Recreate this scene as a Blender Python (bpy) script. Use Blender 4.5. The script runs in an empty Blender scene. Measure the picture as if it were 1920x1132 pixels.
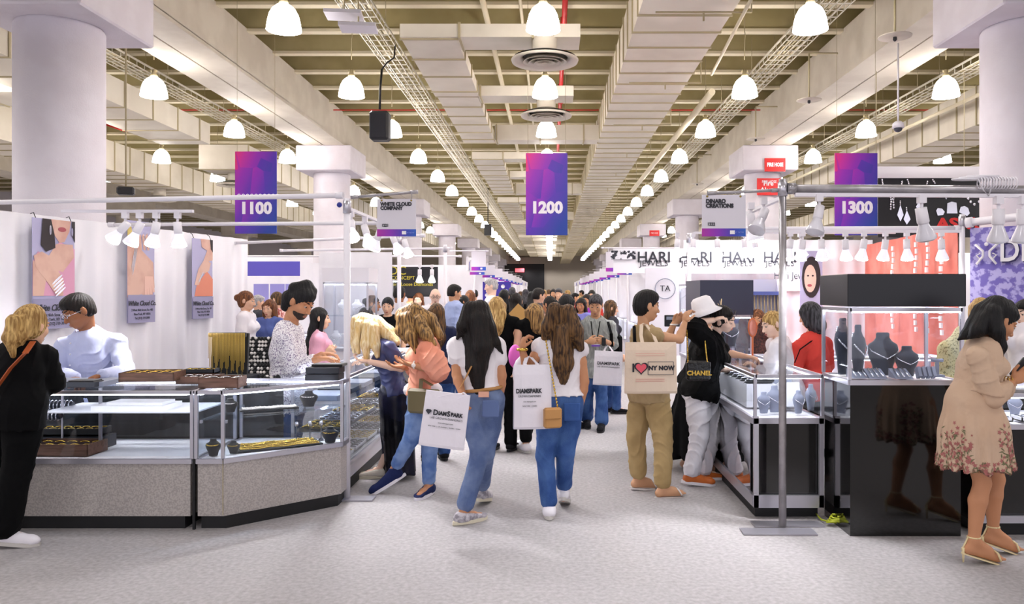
import bpy, math, random
import numpy as np
from mathutils import Vector, Matrix
random.seed(7)
PI = math.pi
sc = bpy.context.scene
# ---------------------------------------------------------------- camera
F = 1480.0; CAMZ = 1.65; VX = 1033.0; VY = 548.0
cam_d = bpy.data.cameras.new('camera'); cam = bpy.data.objects.new('camera', cam_d)
sc.collection.objects.link(cam)
cam.location = (0, 0, CAMZ); cam.rotation_euler = (PI/2, 0, 0)
cam_d.sensor_width = 36.0; cam_d.lens = F/1920*36.0
cam_d.shift_x = (960-VX)/1920; cam_d.shift_y = -(566-VY)/1920
cam_d.clip_start = 0.05; cam_d.clip_end = 300
sc.camera = cam
# ---------------------------------------------------------------- world, exposure
w = bpy.data.worlds.new('world'); sc.world = w; w.use_nodes = True
w.node_tree.nodes['Background'].inputs[0].default_value = (0.93, 0.9, 1.0, 1)
w.node_tree.nodes['Background'].inputs[1].default_value = 1.0
sc.view_settings.view_transform = 'Standard'; sc.view_settings.look = 'None'
sc.view_settings.gamma = 1.0; sc.view_settings.use_curve_mapping = False
sc.view_settings.exposure = 0.42
cy = sc.cycles
cy.use_denoising = True; cy.max_bounces = 6; cy.diffuse_bounces = 3; cy.glossy_bounces = 3
cy.transmission_bounces = 4; cy.transparent_max_bounces = 16
cy.sample_clamp_indirect = 6.0; cy.sample_clamp_direct = 0; cy.caustics_reflective = False; cy.caustics_refractive = False
try: cy.use_light_tree = True
except Exception: pass
LAMP_SPOT_W = 60.0; LAMP_GLOW = 22.0; BULB_W = 28.0; BULB_GLOW = 30.0
# ---------------------------------------------------------------- helpers
def lin(c):
    if isinstance(c, str):
        c = c.lstrip('#'); c = [int(c[i:i+2], 16)/255 for i in (0, 2, 4)]
    return tuple((v/12.92 if v <= .04045 else ((v+.055)/1.055)**2.4) for v in c)
def W(px, py, d):
    return Vector(((px-VX)*d/F, d, CAMZ-(py-VY)*d/F))
def XW(px, d): return (px-VX)*d/F
def ZW(py, d): return CAMZ-(py-VY)*d/F
MATS = {}
def mat(name, col='#ffffff', rough=.6, metal=0, emis=0, ecol=None, bump=0, bscale=40, bstretch=(1,1,1),
        col2=None, nscale=5, nstretch=(1,1,1), npos=(.4,.6), ndetail=3, spec=.5, coat=0, sheen=0, alpha=1, ior=1.45, coord='Object'):
    if name in MATS: return MATS[name]
    m = bpy.data.materials.new(name); m.use_nodes = True; nt = m.node_tree; N = nt.nodes; L = nt.links
    b = N['Principled BSDF']; c = lin(col)
    b.inputs['Base Color'].default_value = (*c, 1); b.inputs['Roughness'].default_value = rough
    b.inputs['Metallic'].default_value = metal; b.inputs['Specular IOR Level'].default_value = spec
    if coat: b.inputs['Coat Weight'].default_value = coat; b.inputs['Coat Roughness'].default_value = .08
    if sheen: b.inputs['Sheen Weight'].default_value = sheen
    if emis:
        b.inputs['Emission Color'].default_value = (*lin(ecol or col), 1); b.inputs['Emission Strength'].default_value = emis
    if col2 or bump:
        tc = N.new('ShaderNodeTexCoord')
    if col2:
        mp = N.new('ShaderNodeMapping'); mp.inputs['Scale'].default_value = nstretch
        nz = N.new('ShaderNodeTexNoise'); nz.inputs['Scale'].default_value = nscale; nz.inputs['Detail'].default_value = ndetail
        cr = N.new('ShaderNodeValToRGB')
        cr.color_ramp.elements[0].position = npos[0]; cr.color_ramp.elements[0].color = (*c, 1)
        cr.color_ramp.elements[1].position = npos[1]; cr.color_ramp.elements[1].color = (*lin(col2), 1)
        L.new(tc.outputs[coord], mp.inputs[0]); L.new(mp.outputs[0], nz.inputs['Vector'])
        L.new(nz.outputs['Fac'], cr.inputs[0]); L.new(cr.outputs[0], b.inputs['Base Color'])
    if bump:
        mp = N.new('ShaderNodeMapping'); mp.inputs['Scale'].default_value = bstretch
        nz = N.new('ShaderNodeTexNoise'); nz.inputs['Scale'].default_value = bscale; nz.inputs['Detail'].default_value = 2
        bp = N.new('ShaderNodeBump'); bp.inputs['Strength'].default_value = bump; bp.inputs['Distance'].default_value = .02
        L.new(tc.outputs[coord], mp.inputs[0]); L.new(mp.outputs[0], nz.inputs['Vector'])
        L.new(nz.outputs['Fac'], bp.inputs['Height']); L.new(bp.outputs[0], b.inputs['Normal'])
    MATS[name] = m; return m
def glass(name, tint='#f6fbff', gloss=1.0):
    if name in MATS: return MATS[name]
    m = bpy.data.materials.new(name); m.use_nodes = True; nt = m.node_tree; N = nt.nodes; L = nt.links
    N.remove(N['Principled BSDF'])
    tr = N.new('ShaderNodeBsdfTransparent'); tr.inputs[0].default_value = (*lin(tint), 1)
    gl = N.new('ShaderNodeBsdfGlossy'); gl.inputs['Roughness'].default_value = .02
    lw = N.new('ShaderNodeLayerWeight'); pw = N.new('ShaderNodeMath'); pw.operation = 'POWER'; pw.inputs[1].default_value = 5
    L.new(lw.outputs['Facing'], pw.inputs[0])
    ml = N.new('ShaderNodeMath'); ml.operation = 'MULTIPLY_ADD'; ml.inputs[1].default_value = .45*gloss; ml.inputs[2].default_value = .035*gloss
    mx = N.new('ShaderNodeMixShader')
    L.new(pw.outputs[0], ml.inputs[0]); L.new(ml.outputs[0], mx.inputs[0])
    L.new(tr.outputs[0], mx.inputs[1]); L.new(gl.outputs[0], mx.inputs[2])
    L.new(mx.outputs[0], N['Material Output'].inputs[0]); MATS[name] = m; return m
def ramp_mat(name, stops, axis='X', facets=None, rough=.5, lo=0, hi=1):
    """printed gradient across the panel in generated coordinates, with low-poly facets"""
    m = bpy.data.materials.new(name); m.use_nodes = True; nt = m.node_tree; N = nt.nodes; L = nt.links
    b = N['Principled BSDF']; b.inputs['Roughness'].default_value = rough
    tc = N.new('ShaderNodeTexCoord'); sep = N.new('ShaderNodeSeparateXYZ')
    L.new(tc.outputs['Generated'], sep.inputs[0])
    cr = N.new('ShaderNodeValToRGB'); cr.color_ramp.elements[0].position = stops[0][0]
    cr.color_ramp.elements[0].color = (*lin(stops[0][1]), 1)
    cr.color_ramp.elements[1].position = stops[-1][0]; cr.color_ramp.elements[1].color = (*lin(stops[-1][1]), 1)
    for p, c in stops[1:-1]:
        e = cr.color_ramp.elements.new(p); e.color = (*lin(c), 1)
    src = sep.outputs[{'X':0,'Y':1,'Z':2}[axis]]
    if facets:
        mxx = N.new('ShaderNodeMath'); mxx.operation = 'MULTIPLY'; mxx.inputs[1].default_value = .62
        L.new(sep.outputs[0], mxx.inputs[0])
        zz = N.new('ShaderNodeMath'); zz.operation = 'MULTIPLY_ADD'; zz.inputs[1].default_value = -.55; zz.inputs[2].default_value = .56
        L.new(sep.outputs[2], zz.inputs[0])
        ad = N.new('ShaderNodeMath'); ad.operation = 'ADD'; L.new(mxx.outputs[0], ad.inputs[0]); L.new(zz.outputs[0], ad.inputs[1])
        vo = N.new('ShaderNodeTexVoronoi'); vo.inputs['Scale'].default_value = facets; vo.voronoi_dimensions = '3D'
        mp = N.new('ShaderNodeMapping'); mp.inputs['Scale'].default_value = (1, .0, 1.7); mp.inputs['Rotation'].default_value = (0, .5, 0)
        L.new(tc.outputs['Generated'], mp.inputs[0]); L.new(mp.outputs[0], vo.inputs['Vector'])
        s2 = N.new('ShaderNodeSeparateColor'); L.new(vo.outputs['Color'], s2.inputs[0])
        m3 = N.new('ShaderNodeMath'); m3.operation = 'MULTIPLY_ADD'; m3.inputs[1].default_value = .28; m3.inputs[2].default_value = -.14
        L.new(s2.outputs[0], m3.inputs[0])
        a2 = N.new('ShaderNodeMath'); a2.operation = 'ADD'; L.new(ad.outputs[0], a2.inputs[0]); L.new(m3.outputs[0], a2.inputs[1])
        src = a2.outputs[0]
    L.new(src, cr.inputs[0]); L.new(cr.outputs[0], b.inputs['Base Color'])
    MATS[name] = m; return m
WL = {}
def _link(o, parent=None):
    sc.collection.objects.link(o)
    if parent is not None: o.parent = parent
def props(o, label=None, cat=None, group=None, kind=None):
    if label: o['label'] = label
    if cat: o['category'] = cat
    if group: o['group'] = group
    if kind: o['kind'] = kind
    return o
def thing(name, label, cat, loc=(0,0,0), rz=0, group=None, kind=None):
    o = bpy.data.objects.new(name, None); _link(o); o.empty_display_size = .1
    o.location = loc; o.rotation_euler = (0,0,rz); WL[o.name] = Vector(loc)
    return props(o, label, cat, group, kind)
def copy_tree(o, loc=None, rz=None, label=None, parent=None):
    c = o.copy(); sc.collection.objects.link(c); WL[c.name] = Vector(loc) if loc is not None else WL.get(o.name, Vector())
    if parent is not None: c.parent = parent
    if loc is not None: c.location = loc
    if rz is not None: c.rotation_euler = (0,0,rz)
    if label: c['label'] = label
    for ch in KIDS.get(o.name, []):
        k = copy_tree(ch, parent=c); KIDS.setdefault(c.name, []).append(k)
    return c
KIDS = {}
def ring(c, ax, r, n, r2=None, up=None, a0=0):
    ax = Vector(ax).normalized()
    ref = Vector(up) if up is not None else (Vector((0,0,1)) if abs(ax.z) < .9 else Vector((1,0,0)))
    u = ax.cross(ref).normalized(); v = u.cross(ax).normalized(); r2 = r if r2 is None else r2
    return [Vector(c)+u*(r*math.cos(a0+2*PI*i/n))+v*(r2*math.sin(a0+2*PI*i/n)) for i in range(n)]
class MB:
    def __init__(s): s.v = []; s.f = []; s.mi = []; s.sm = []
    def add(s, vs, fs, m=0, smooth=False):
        b = len(s.v); s.v += [tuple(p) for p in vs]
        for f in fs: s.f.append(tuple(b+i for i in f)); s.mi.append(m); s.sm.append(smooth)
        return s
    def box(s, c, d, m=0, rz=0, rx=0, ry=0, bev=0):
        R = Matrix.Rotation(rz,3,'Z') @ Matrix.Rotation(ry,3,'Y') @ Matrix.Rotation(rx,3,'X'); c = Vector(c); x,y,z = d[0]/2,d[1]/2,d[2]/2
        if bev:
            b = min(bev, x*.9, y*.9, z*.9); vs = []; 
            for zz, k in ((-z,b),(-z+b,0),(z-b,0),(z,b)):
                xx, yy = x-k, y-k; cb = b if k == 0 else b*.4
                for px, py in ((xx-cb,-yy),(xx,-yy+cb),(xx,yy-cb),(xx-cb,yy),(-xx+cb,yy),(-xx,yy-cb),(-xx,-yy+cb),(-xx+cb,-yy)):
                    vs.append(c+R@Vector((px,py,zz)))
            fs = [tuple(range(7,-1,-1)), tuple(range(24,32))]
            for l in range(3):
                for i in range(8):
                    j = (i+1)%8; fs.append((l*8+i, l*8+j, l*8+8+j, l*8+8+i))
            return s.add(vs, fs, m)
        vs = [c+R@Vector((a*x,b*y,e*z)) for a,b,e in ((-1,-1,-1),(1,-1,-1),(1,1,-1),(-1,1,-1),(-1,-1,1),(1,-1,1),(1,1,1),(-1,1,1))]
        return s.add(vs, [(3,2,1,0),(4,5,6,7),(0,1,5,4),(1,2,6,5),(2,3,7,6),(3,0,4,7)], m)
    def bx(s, x0, x1, y0, y1, z0, z1, m=0, bev=0):
        return s.box(((x0+x1)/2,(y0+y1)/2,(z0+z1)/2), (abs(x1-x0),abs(y1-y0),abs(z1-z0)), m, bev=bev)
    def bar(s, a, b, w, h, m=0):
        a, b = Vector(a), Vector(b); ax = (b-a).normalized()
        ref = Vector((0,0,1)) if abs(ax.z) < .95 else Vector((0,1,0))
        u = ax.cross(ref).normalized(); v = u.cross(ax).normalized()
        vs = [p+u*(i*w/2)+v*(j*h/2) for p in (a,b) for i,j in ((-1,-1),(1,-1),(1,1),(-1,1))]
        return s.add(vs, [(0,1,2,3),(7,6,5,4),(0,4,5,1),(1,5,6,2),(2,6,7,3),(3,7,4,0)], m)
    def tube(s, pts, r, n=8, m=0, cap=True, smooth=True):
        pts = [Vector(p) for p in pts]; rs = r if isinstance(r, (list,tuple)) else [r]*len(pts); vs = []; up = None
        for i, p in enumerate(pts):
            ax = (pts[min(i+1,len(pts)-1)]-pts[max(i-1,0)])
            if ax.length < 1e-9: ax = Vector((0,0,1))
            ax.normalize()
            if up is None: up = Vector((0,0,1)) if abs(ax.z) < .9 else Vector((1,0,0))
            u = ax.cross(up)
            if u.length < 1e-4: u = ax.cross(Vector((.3,.9,.2)))
            u.normalize(); up = u.cross(ax).normalized()
            vs += [p+u*(rs[i]*math.cos(2*PI*k/n))+up*(rs[i]*math.sin(2*PI*k/n)) for k in range(n)]
        fs = [(i*n+k, i*n+(k+1)%n, (i+1)*n+(k+1)%n, (i+1)*n+k) for i in range(len(pts)-1) for k in range(n)]
        s.add(vs, fs, m, smooth)
        if cap:
            b = len(s.v)-len(vs); s.f.append(tuple(b+k for k in range(n-1,-1,-1))); s.f.append(tuple(b+len(vs)-n+k for k in range(n))); s.mi += [m,m]; s.sm += [False,False]
        return s
    def lathe(s, prof, c=(0,0,0), n=24, m=0, smooth=True, sx=1, sy=1, R=None, mf=None):
        vs = []; c = Vector(c)
        for r, z in prof:
            for k in range(n):
                p = Vector((r*sx*math.cos(2*PI*k/n), r*sy*math.sin(2*PI*k/n), z)); vs.append(c+(R@p if R else p))
        for i in range(len(prof)-1):
            fs = [(i*n+k, i*n+(k+1)%n, (i+1)*n+(k+1)%n, (i+1)*n+k) for k in range(n)]
            if i == 0: b = len(s.v); s.v += [tuple(p) for p in vs]
            for f in fs: s.f.append(tuple(b+q for q in f)); s.mi.append(mf[i] if mf else m); s.sm.append(smooth)
        return s
    def ell(s, c, r, n=12, m=0, R=None):
        k = max(5, n//2); prof = [(math.sin(PI*i/k)+1e-4, -math.cos(PI*i/k)) for i in range(k+1)]
        S = Matrix.Diagonal(Vector(r)) if not isinstance(r,(int,float)) else Matrix.Diagonal(Vector((r,r,r)))
        return s.lathe(prof, c, n, m, True, R=(R @ S if R else S))
    def prism(s, poly, z0, z1, m=0, plane='XY'):
        n = len(poly)
        f = {'XY': lambda a,b,c:(a,b,c), 'XZ': lambda a,b,c:(a,c,b), 'YZ': lambda a,b,c:(c,a,b)}[plane]
        vs = [f(a,b,z0) for a,b in poly]+[f(a,b,z1) for a,b in poly]
        return s.add(vs, [tuple(range(n-1,-1,-1)), tuple(range(n,2*n))]+[(i,(i+1)%n,n+(i+1)%n,n+i) for i in range(n)], m)
    def build(s, name, mats, parent=None, world=True, loc=None, label=None, kind=None, group=None, cat=None):
        me = bpy.data.meshes.new(name); off = Vector((0,0,0))
        if parent is not None and world: off = WL[parent.name]
        if parent is None and loc is not None and world: off = Vector(loc)
        me.from_pydata([(p[0]-off.x,p[1]-off.y,p[2]-off.z) for p in s.v], [], s.f)
        for m in (mats if isinstance(mats,(list,tuple)) else [mats]): me.materials.append(m)
        me.polygons.foreach_set('material_index', s.mi); me.polygons.foreach_set('use_smooth', s.sm); me.update()
        return finish(me, name, parent, off if world else Vector(), loc, label, kind, group, cat)
def finish(me, name, parent, off, loc=None, label=None, kind=None, group=None, cat=None):
    o = bpy.data.objects.new(name, me); _link(o, parent); WL[o.name] = off.copy()
    if parent is None and loc is not None: o.location = loc; WL[o.name] = Vector(loc)
    if parent is not None: KIDS.setdefault(parent.name, []).append(o)
    return props(o, label, cat, group, kind)
def text_mesh(body, size, depth=.002, bold=0, align='CENTER', sx=1.0, spacing=1.0, shear=0):
    c = bpy.data.curves.new('t', 'FONT'); c.body = body; c.size = size; c.extrude = depth; c.offset = bold
    c.align_x = align; c.align_y = 'CENTER'; c.space_character = spacing; c.shear = shear; c.resolution_u = 3
    o = bpy.data.objects.new('t', c); sc.collection.objects.link(o); dg = bpy.context.evaluated_depsgraph_get()
    me = bpy.data.meshes.new_from_object(o.evaluated_get(dg)); bpy.data.objects.remove(o); bpy.data.curves.remove(c)
    if sx != 1: me.transform(Matrix.Diagonal((sx,1,1,1)))
    return me
def text(body, size, pos, m, parent, name='lettering', depth=.002, bold=0, align='CENTER', sx=1.0, spacing=1.0, shear=0, rz=0, tilt=0, right=None, up=None):
    """upright lettering; default faces the camera (-Y); right/up override the frame"""
    me = text_mesh(body, size, depth, bold, align, sx, spacing, shear)
    if right is None:
        M = Matrix.Translation(Vector(pos)) @ Matrix.Rotation(rz,4,'Z') @ Matrix.Rotation(PI/2,4,'X') @ Matrix.Rotation(tilt,4,'Z')
    else:
        r = Vector(right).normalized(); u = Vector(up); u = (u-r*u.dot(r)).normalized(); nn = r.cross(u)
        M = Matrix(((r.x,u.x,nn.x,pos[0]),(r.y,u.y,nn.y,pos[1]),(r.z,u.z,nn.z,pos[2]),(0,0,0,1)))
    off = WL[parent.name]; me.transform(Matrix.Translation(-off) @ M); me.materials.append(m)
    return finish(me, name, parent, off)
def join_text(rows, m, parent, name='lettering'):
    o = [text(*a[:3], m, parent, name, **(a[3] if len(a) > 3 else {})) for a in rows]
    return o
# ================================================================ HALL
M_col = mat('painted_concrete', '#e2dce3', .7, bump=.1, bscale=60, col2='#ddd6dd', nscale=3)
M_beam = mat('beam_paint', '#d8cfbf', .75, col2='#cec4b4', nscale=2)
M_rib = mat('joist_paint', '#b6a97c', .8, col2='#a99c6e', nscale=1.5)
M_ribl = mat('joist_flange_paint', '#ddd2b4', .7)
M_duct = mat('duct_paint', '#e2dac9', .6, col2='#d6cdbb', nscale=1.2)
M_seam = mat('duct_seam_paint', '#b3a683', .6)
M_white = mat('white_paint', '#eeeaf0', .5)
M_wire = mat('tray_wire', '#d9d3c2', .45, metal=.3)
M_dark = mat('dark_rubber', '#15151a', .5)
M_black = mat('black_laminate', '#08080a', .25, spec=.5)
M_red = mat('red_pipe', '#cf1f1d', .45)
M_alu = mat('brushed_aluminium', '#c9c7d0', .3, metal=.75)
M_pole = mat('pole_steel', '#b5b1b4', .35, metal=.6, col2='#a29ea1', nscale=9)
M_carpet = mat('carpet', '#a39f9f', .95, bump=.3, bscale=700, col2='#bcb8ba', nscale=35, ndetail=9, npos=(.3,.72), spec=.05)
M_wall = mat('back_wall_paint', '#b4aa9c', .8); M_side = mat('side_wall_paint', '#dcd6dc', .8)
M_glow = mat('lamp_glass', '#ffffff', .4, emis=LAMP_GLOW, ecol='#fff8f4')
# opal lamp shade also reads white at its edge
st = lambda mb, name, m, label=None: mb.build(name, m, kind='structure', label=label)
st(MB().bx(-24,24,-9,96,-.1,0), 'floor', M_carpet, 'grey carpeted exhibition hall floor')
# ceiling slab with thin cross joists every 1.22 m
c = MB(); c.bx(-24,24,-9,96,6.62,6.8,0)
y = 11.97-1.22*16
while y < 94:
    c.bx(-24,24,y,y+.10,6.04,6.62,0); c.bx(-24,24,y-.03,y+.13,6.0,6.05,1)
    c.bx(-24,24,y+.32,y+.40,6.2,6.62,0); c.bx(-24,24,y+.30,y+.42,6.17,6.21,1)
    y += 1.22
st(c, 'ceiling', [M_rib, M_ribl], 'olive concrete ceiling with close cross joists')
st(MB().bx(-24,24,95.8,96,0,6.7), 'wall_back', M_wall, 'taupe end wall of the hall')
st(MB().bx(-24.2,-24,-9,96,0,6.7), 'wall_left', M_side, 'left wall of the hall')
st(MB().bx(24,24.2,-9,96,0,6.7), 'wall_right', M_side, 'right wall of the hall')
dr = MB().bx(-6.3,-.8,95.6,95.79,0,5.1,0); dr.bx(-6.5,-.6,95.55,95.6,5.1,5.9,1)
dr.build('door_1', [M_dark, M_wall], kind='structure', label='dark wide doorway in the end wall')
ex = thing('exit_sign', 'small lit red sign over the dark doorway at the far end', 'sign', W(974,507,94))
MB().bx(XW(966,94),XW(983,94),93.9,94.0,ZW(510,94),ZW(503,94)).build('sign_panel', mat('red_lit','#e0404a',.5,emis=1.2,ecol='#ff6068'), ex)
MB().tube([W(974,503,94), W(974,503,94)+Vector((0,0,2.9))], .03, 6).build('rod', M_dark, ex)
# columns and capitals: rows at x = -5.57 and 5.57 every 11.13 m
CX = 5.57; CY = [8.96+11.13*i for i in range(8)]
def column(x, y, i, side):
    t = thing('column', 'round white concrete column, %s in the %s row' % (['nearest','second','third','fourth','fifth','sixth','seventh','eighth'][i], side), 'column', (x,y,0), kind='structure')
    MB().lathe([(.455,0),(.455,4.62),(.44,4.65)], (x,y,0), 48).build('shaft', M_col, t)
    MB().bx(x-.68, x+.68, y-.77, y+.77, 4.65, 5.26, bev=.02).build('capital', M_col, t)
CXR = 5.38
for i, y in enumerate(CY): column(-CX, y, i, 'left'); column(CXR, y, i, 'right')
for s_, nm in ((-1,'left'),(1,'right')):
    b = MB(); x = -CX if s_ < 0 else CXR
    b.bx(x-.5, x+.5, -9, 95.8, 5.32, 6.05); b.bx(x-.5,x-.03,-9,95.8,5.26,5.33); b.bx(x+.0,x+.5,-9,95.8,5.26,5.33)
    b.build('trim_1' if s_<0 else 'trim_2', M_beam, kind='structure', label='long concrete ceiling beam over the %s columns' % nm)
for s_, nm in ((-1,'left'),(1,'right')):
    b = MB(); x = s_*16.7; b.bx(x-.5,x+.5,-9,95.8,5.26,6.05)
    for y in CY: b.lathe([(.45,0),(.45,4.65)], (x,y,0), 24); b.bx(x-.68,x+.68,y-.77,y+.77,4.65,5.26)
    b.build('trim_3' if s_<0 else 'trim_4', M_beam, kind='structure', label='outer row of columns and beam on the far %s' % nm)
# pendant lamps ---------------------------------------------------
LH = 4.70
def make_lamp():
    t = thing('pendant_lamp', 'white glass dome pendant lamp', 'lamp')
    pr = [(.055,.30),(.085,.285),(.13,.245),(.165,.18),(.185,.10),(.197,.02),(.2,0),(.19,.0),(.18,.06),(.15,.17),(.1,.245)]
    MB().lathe(pr, n=24).build('lamp_shade', M_glow, t, world=False)
    h = MB().lathe([(.0,.42),(.03,.42),(.035,.36),(.05,.34),(.06,.30),(.0,.30)], n=14); h.bar((-.05,0,.40),(.05,0,.40),.02,.03)
    h.build('lamp_holder', M_seam, t, world=False)
    MB().tube([(0,0,.4),(.0,0,.62),(.012,0,.66),(0,0,.70),(0,0,1.33)], .008, 6).build('hanging_rod', M_seam, t, world=False)
    return t
def lamp_fill_light(x, y, w_):
    l = bpy.data.lights.new('lamp_fill_light', 'SPOT'); l.energy = w_; l.spot_size = math.radians(168); l.spot_blend = .5
    l.shadow_soft_size = .16; l.color = (1,.965,.97)
    o = bpy.data.objects.new('lamp_fill_light', l); sc.collection.objects.link(o); o.location = (x,y,LH+.05)
lamp0 = None
ordn = ['first','second','third','fourth','fifth','sixth','seventh','eighth','ninth','tenth','eleventh','twelfth','thirteenth','fourteenth','fifteenth','sixteenth','seventeenth','eighteenth','nineteenth','twentieth','twenty-first','twenty-second','twenty-third']
rows = [(-.09,'centre row over the aisle',22),(-3.11,'row left of the aisle',22),(3.02,'row right of the aisle',22),
        (-6.19,'row beside the left beam',14),(6.16,'row beside the right beam',14),(-9.15,'second row beyond the left columns',9),(9.2,'second row beyond the right columns',9),(-12.2,'third row beyond the left columns',6)]
for x, rn, n in rows:
    for k in range(n):
        y = 9.19+3.12*k
        if abs(abs(x)-6.17) < .1 and any(abs(y-q) < 1.0 for q in CY): continue
        if lamp0 is None: o = lamp0 = make_lamp(); o.location = (x,y,LH); WL[o.name]=Vector((x,y,LH))
        else: o = copy_tree(lamp0, (x,y,LH))
        o['label'] = 'white dome pendant lamp, %s visible in the %s' % (ordn[k]+(' nearest' if k else '').replace('first nearest','nearest'), rn) if k else 'white dome pendant lamp, nearest in the %s' % rn
        o['group'] = 'dome pendant lamps under the ceiling'
        for ch in KIDS[o.name]:
            if 'rod' in ch.name: ch.scale = (1,1,(6.63-LH)/1.33)
for x in (-15.3,-9.15,-3.11,-.09,3.02,9.2,15.3):  # outermost rows and far end have no lamps; lights added there as fill
    for k in range(-3, 28):
        if k > 6 and k % 3: continue
        lamp_fill_light(x, 9.19+3.12*k, LAMP_SPOT_W*(1 if k <= 6 else 2.2)*(2.6 if abs(x) > 8 else 1))
# cable trays ------------------------------------------------------
def tray(name, x0, x1, y0, y1, z, label, step=.25):
    t = thing(name, label, 'cable tray', ((x0+x1)/2, y0, z))
    r = MB()
    for x in (x0, x0+.1, (x0+x1)/2, x1-.1, x1): r.bar((x,y0,z),(x,y1,z),.012,.012)
    for x in (x0, x1): r.bar((x,y0,z+.1),(x,y1,z+.1),.016,.03)
    r.build('side_rail', M_wire, t)
    q = MB(); y = y0
    while y < y1:
        q.bar((x0,y,z),(x1,y,z),.016,.012); q.bar((x0,y,z),(x0,y,z+.1),.01,.01); q.bar((x1,y,z),(x1,y,z+.1),.01,.01)
        y += step if y < 40 else 1.0
    q.build('cross_wires', M_wire, t, kind='stuff')
    cb = MB()
    for i in range(4):
        xx = x0+.08+i*(x1-x0-.16)/3; cb.tube([(xx+.02*math.sin(j*1.3+i), y0+(y1-y0)*j/40, z+.03) for j in range(41)], .014, 5)
    cb.build('cable_bundle', M_seam, t)
    y = y0+1
    while y < min(y1,45):
        MB().tube([(x0,y,z+.1),(x0,y,6.1)],.006,5).build('hanger_rod', M_seam, t); MB().tube([(x1,y,z+.1),(x1,y,6.1)],.006,5).build('hanger_rod', M_seam, t); y += 2.44
tray('cable_tray', -2.77,-2.37, 3, 70, 5.4, 'wire cable tray left of the centre lamps running down the hall')
tray('cable_tray', 3.50,3.90, 3, 70, 5.4, 'wire cable tray just right of the right lamp row')
tray('cable_tray', -7.35,-6.95, 6, 45, 5.45, 'wire cable tray beyond the left column row')
tray('cable_tray', 6.65,7.05, 6, 45, 5.25, 'wire cable tray beyond the right column row')
# ducts -------------------------------------------------------------
def duct_run(x0,x1,y0,y1,z0,z1,t,name='duct_run',seam=.9):
    b = MB(); b.bx(x0,x1,y0,y1,z0,z1,0)
    y = y0+.05
    while y < y1: b.bx(x0-.018,x1+.018,y,y+.035,z0-.018,z1+.018,1); y += seam
    b.build(name, [M_duct, M_seam], t)
def duct_x(x0,x1,y0,y1,z0,z1,t,name='cross_duct'):
    b = MB(); b.bx(x0,x1,y0,y1,z0,z1,0); x = x0+.02
    while x < x1: b.bx(x,x+.03,y0-.018,y1+.018,z0-.018,z1+.018,1); x += .95
    b.build(name, [M_duct, M_seam], t)
t = thing('air_duct', 'wide ribbed main air duct right of the centre lamps', 'air duct', (1.6,2,4.95))
duct_run(1.04,2.14,2.5,90,4.95,5.55,t,seam=.62)
for i in range(20):
    b = MB(); y = 6+i*3.05; b.tube([(2.3,y,4.86),(2.3,y,5.9)],.01,5); b.tube([(1.2,y,4.86),(2.3,y,4.86)],.012,5); b.bar((1.75,y,4.76),(1.75,y,4.86),.02,.02)
    b.build('sprinkler_branch', M_seam, t)
def diffuser(x, y, z, label):
    t = thing('air_diffuser', label, 'air vent', (x,y,z), group='round ceiling air diffusers')
    MB().lathe([(.16,.30),(.16,.12),(.2,.1)], (x,y,z), 28).build('neck', M_duct, t)
    pr = []
    b = MB()
    b.lathe([(.44,.0),(.43,-.03),(.30,.02),(.29,.06),(.44,.0)], (x,y,z), 36)
    for r_, dz in ((.25,-.01),(.18,-.02),(.11,-.03)):
        b.lathe([(r_+.035,dz-.02),(r_-.03,dz+.04),(r_-.035,dz+.035),(r_+.03,dz-.026),(r_+.035,dz-.02)], (x,y,z), 32)
    b.lathe([(.05,-.045),(.03,-.03),(.0,-.03)], (x,y,z), 20)
    b.build('louvre_rings', M_duct, t)
    MB().lathe([(.41,.03),(.2,.1),(.0,.1)], (x,y,z), 32).build('inner_cone', mat('duct_inside','#6f6a60',.8), t)
for u in range(7):
    y0 = 10.2+9.3*u
    t = thing('air_duct', 'stepped branch air duct, %s from the camera, left of the centre lamps' % ordn[u].replace('first','nearest'), 'air duct', (-1.6,y0,4.95), group='branch ducts beside the centre aisle')
    duct_run(-1.95,-1.22,y0,y0+3.1,4.95,5.12,t)
    duct_run(-1.93,-1.24,y0+3.1,y0+7.3,4.97,5.16,t,seam=.75)
    duct_x(-1.22,.38,y0,y0+.55,4.95,5.12,t); duct_x(-1.22,.38,y0+3.05,y0+3.55,4.95,5.12,t)
    duct_x(-1.22,1.04,y0+7.0,y0+7.5,4.97,5.3,t)
    if u < 4:
        diffuser(-.08, y0+.1, 4.68, 'round white air diffuser hanging under the %s cross duct, over the aisle' % ('nearest','third','fifth','seventh')[u])
        diffuser(-.08, y0+3.3, 4.68, 'round white air diffuser hanging under the %s cross duct, over the aisle' % ('second','fourth','sixth','eighth')[u])
t = thing('air_duct', 'large stepped air duct hanging beyond the left column', 'air duct', (-9,12,4.8))
duct_run(-8.7,-7.6,8,17.6,4.95,5.4,t,seam=1.0)
duct_x(-10.6,-8.7,13.0,14.0,4.95,5.4,t); duct_run(-11.8,-10.6,10,44,4.6,5.3,t,seam=.7)
t = thing('air_duct', 'long seamed air duct beyond the cable tray on the left', 'air duct', (-8,20,4.8))
duct_run(-8.7,-7.5,19.5,60,4.7,5.3,t,seam=.8)
diffuser(-8.1,20.2,4.4,'round air diffuser beyond the left columns near the purple banner')
diffuser(-11.2,22.6,4.3,'round air diffuser farther beyond the left columns')
t = thing('air_duct', 'ribbed air duct running beyond the right column row', 'air duct', (9.6,12,4.7))
duct_run(7.75,8.85,8,60,4.7,5.4,t,seam=.7)
t = thing('air_duct', 'low wide air duct far right behind the jewelry banner', 'air duct', (12,12,4.3))
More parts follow.
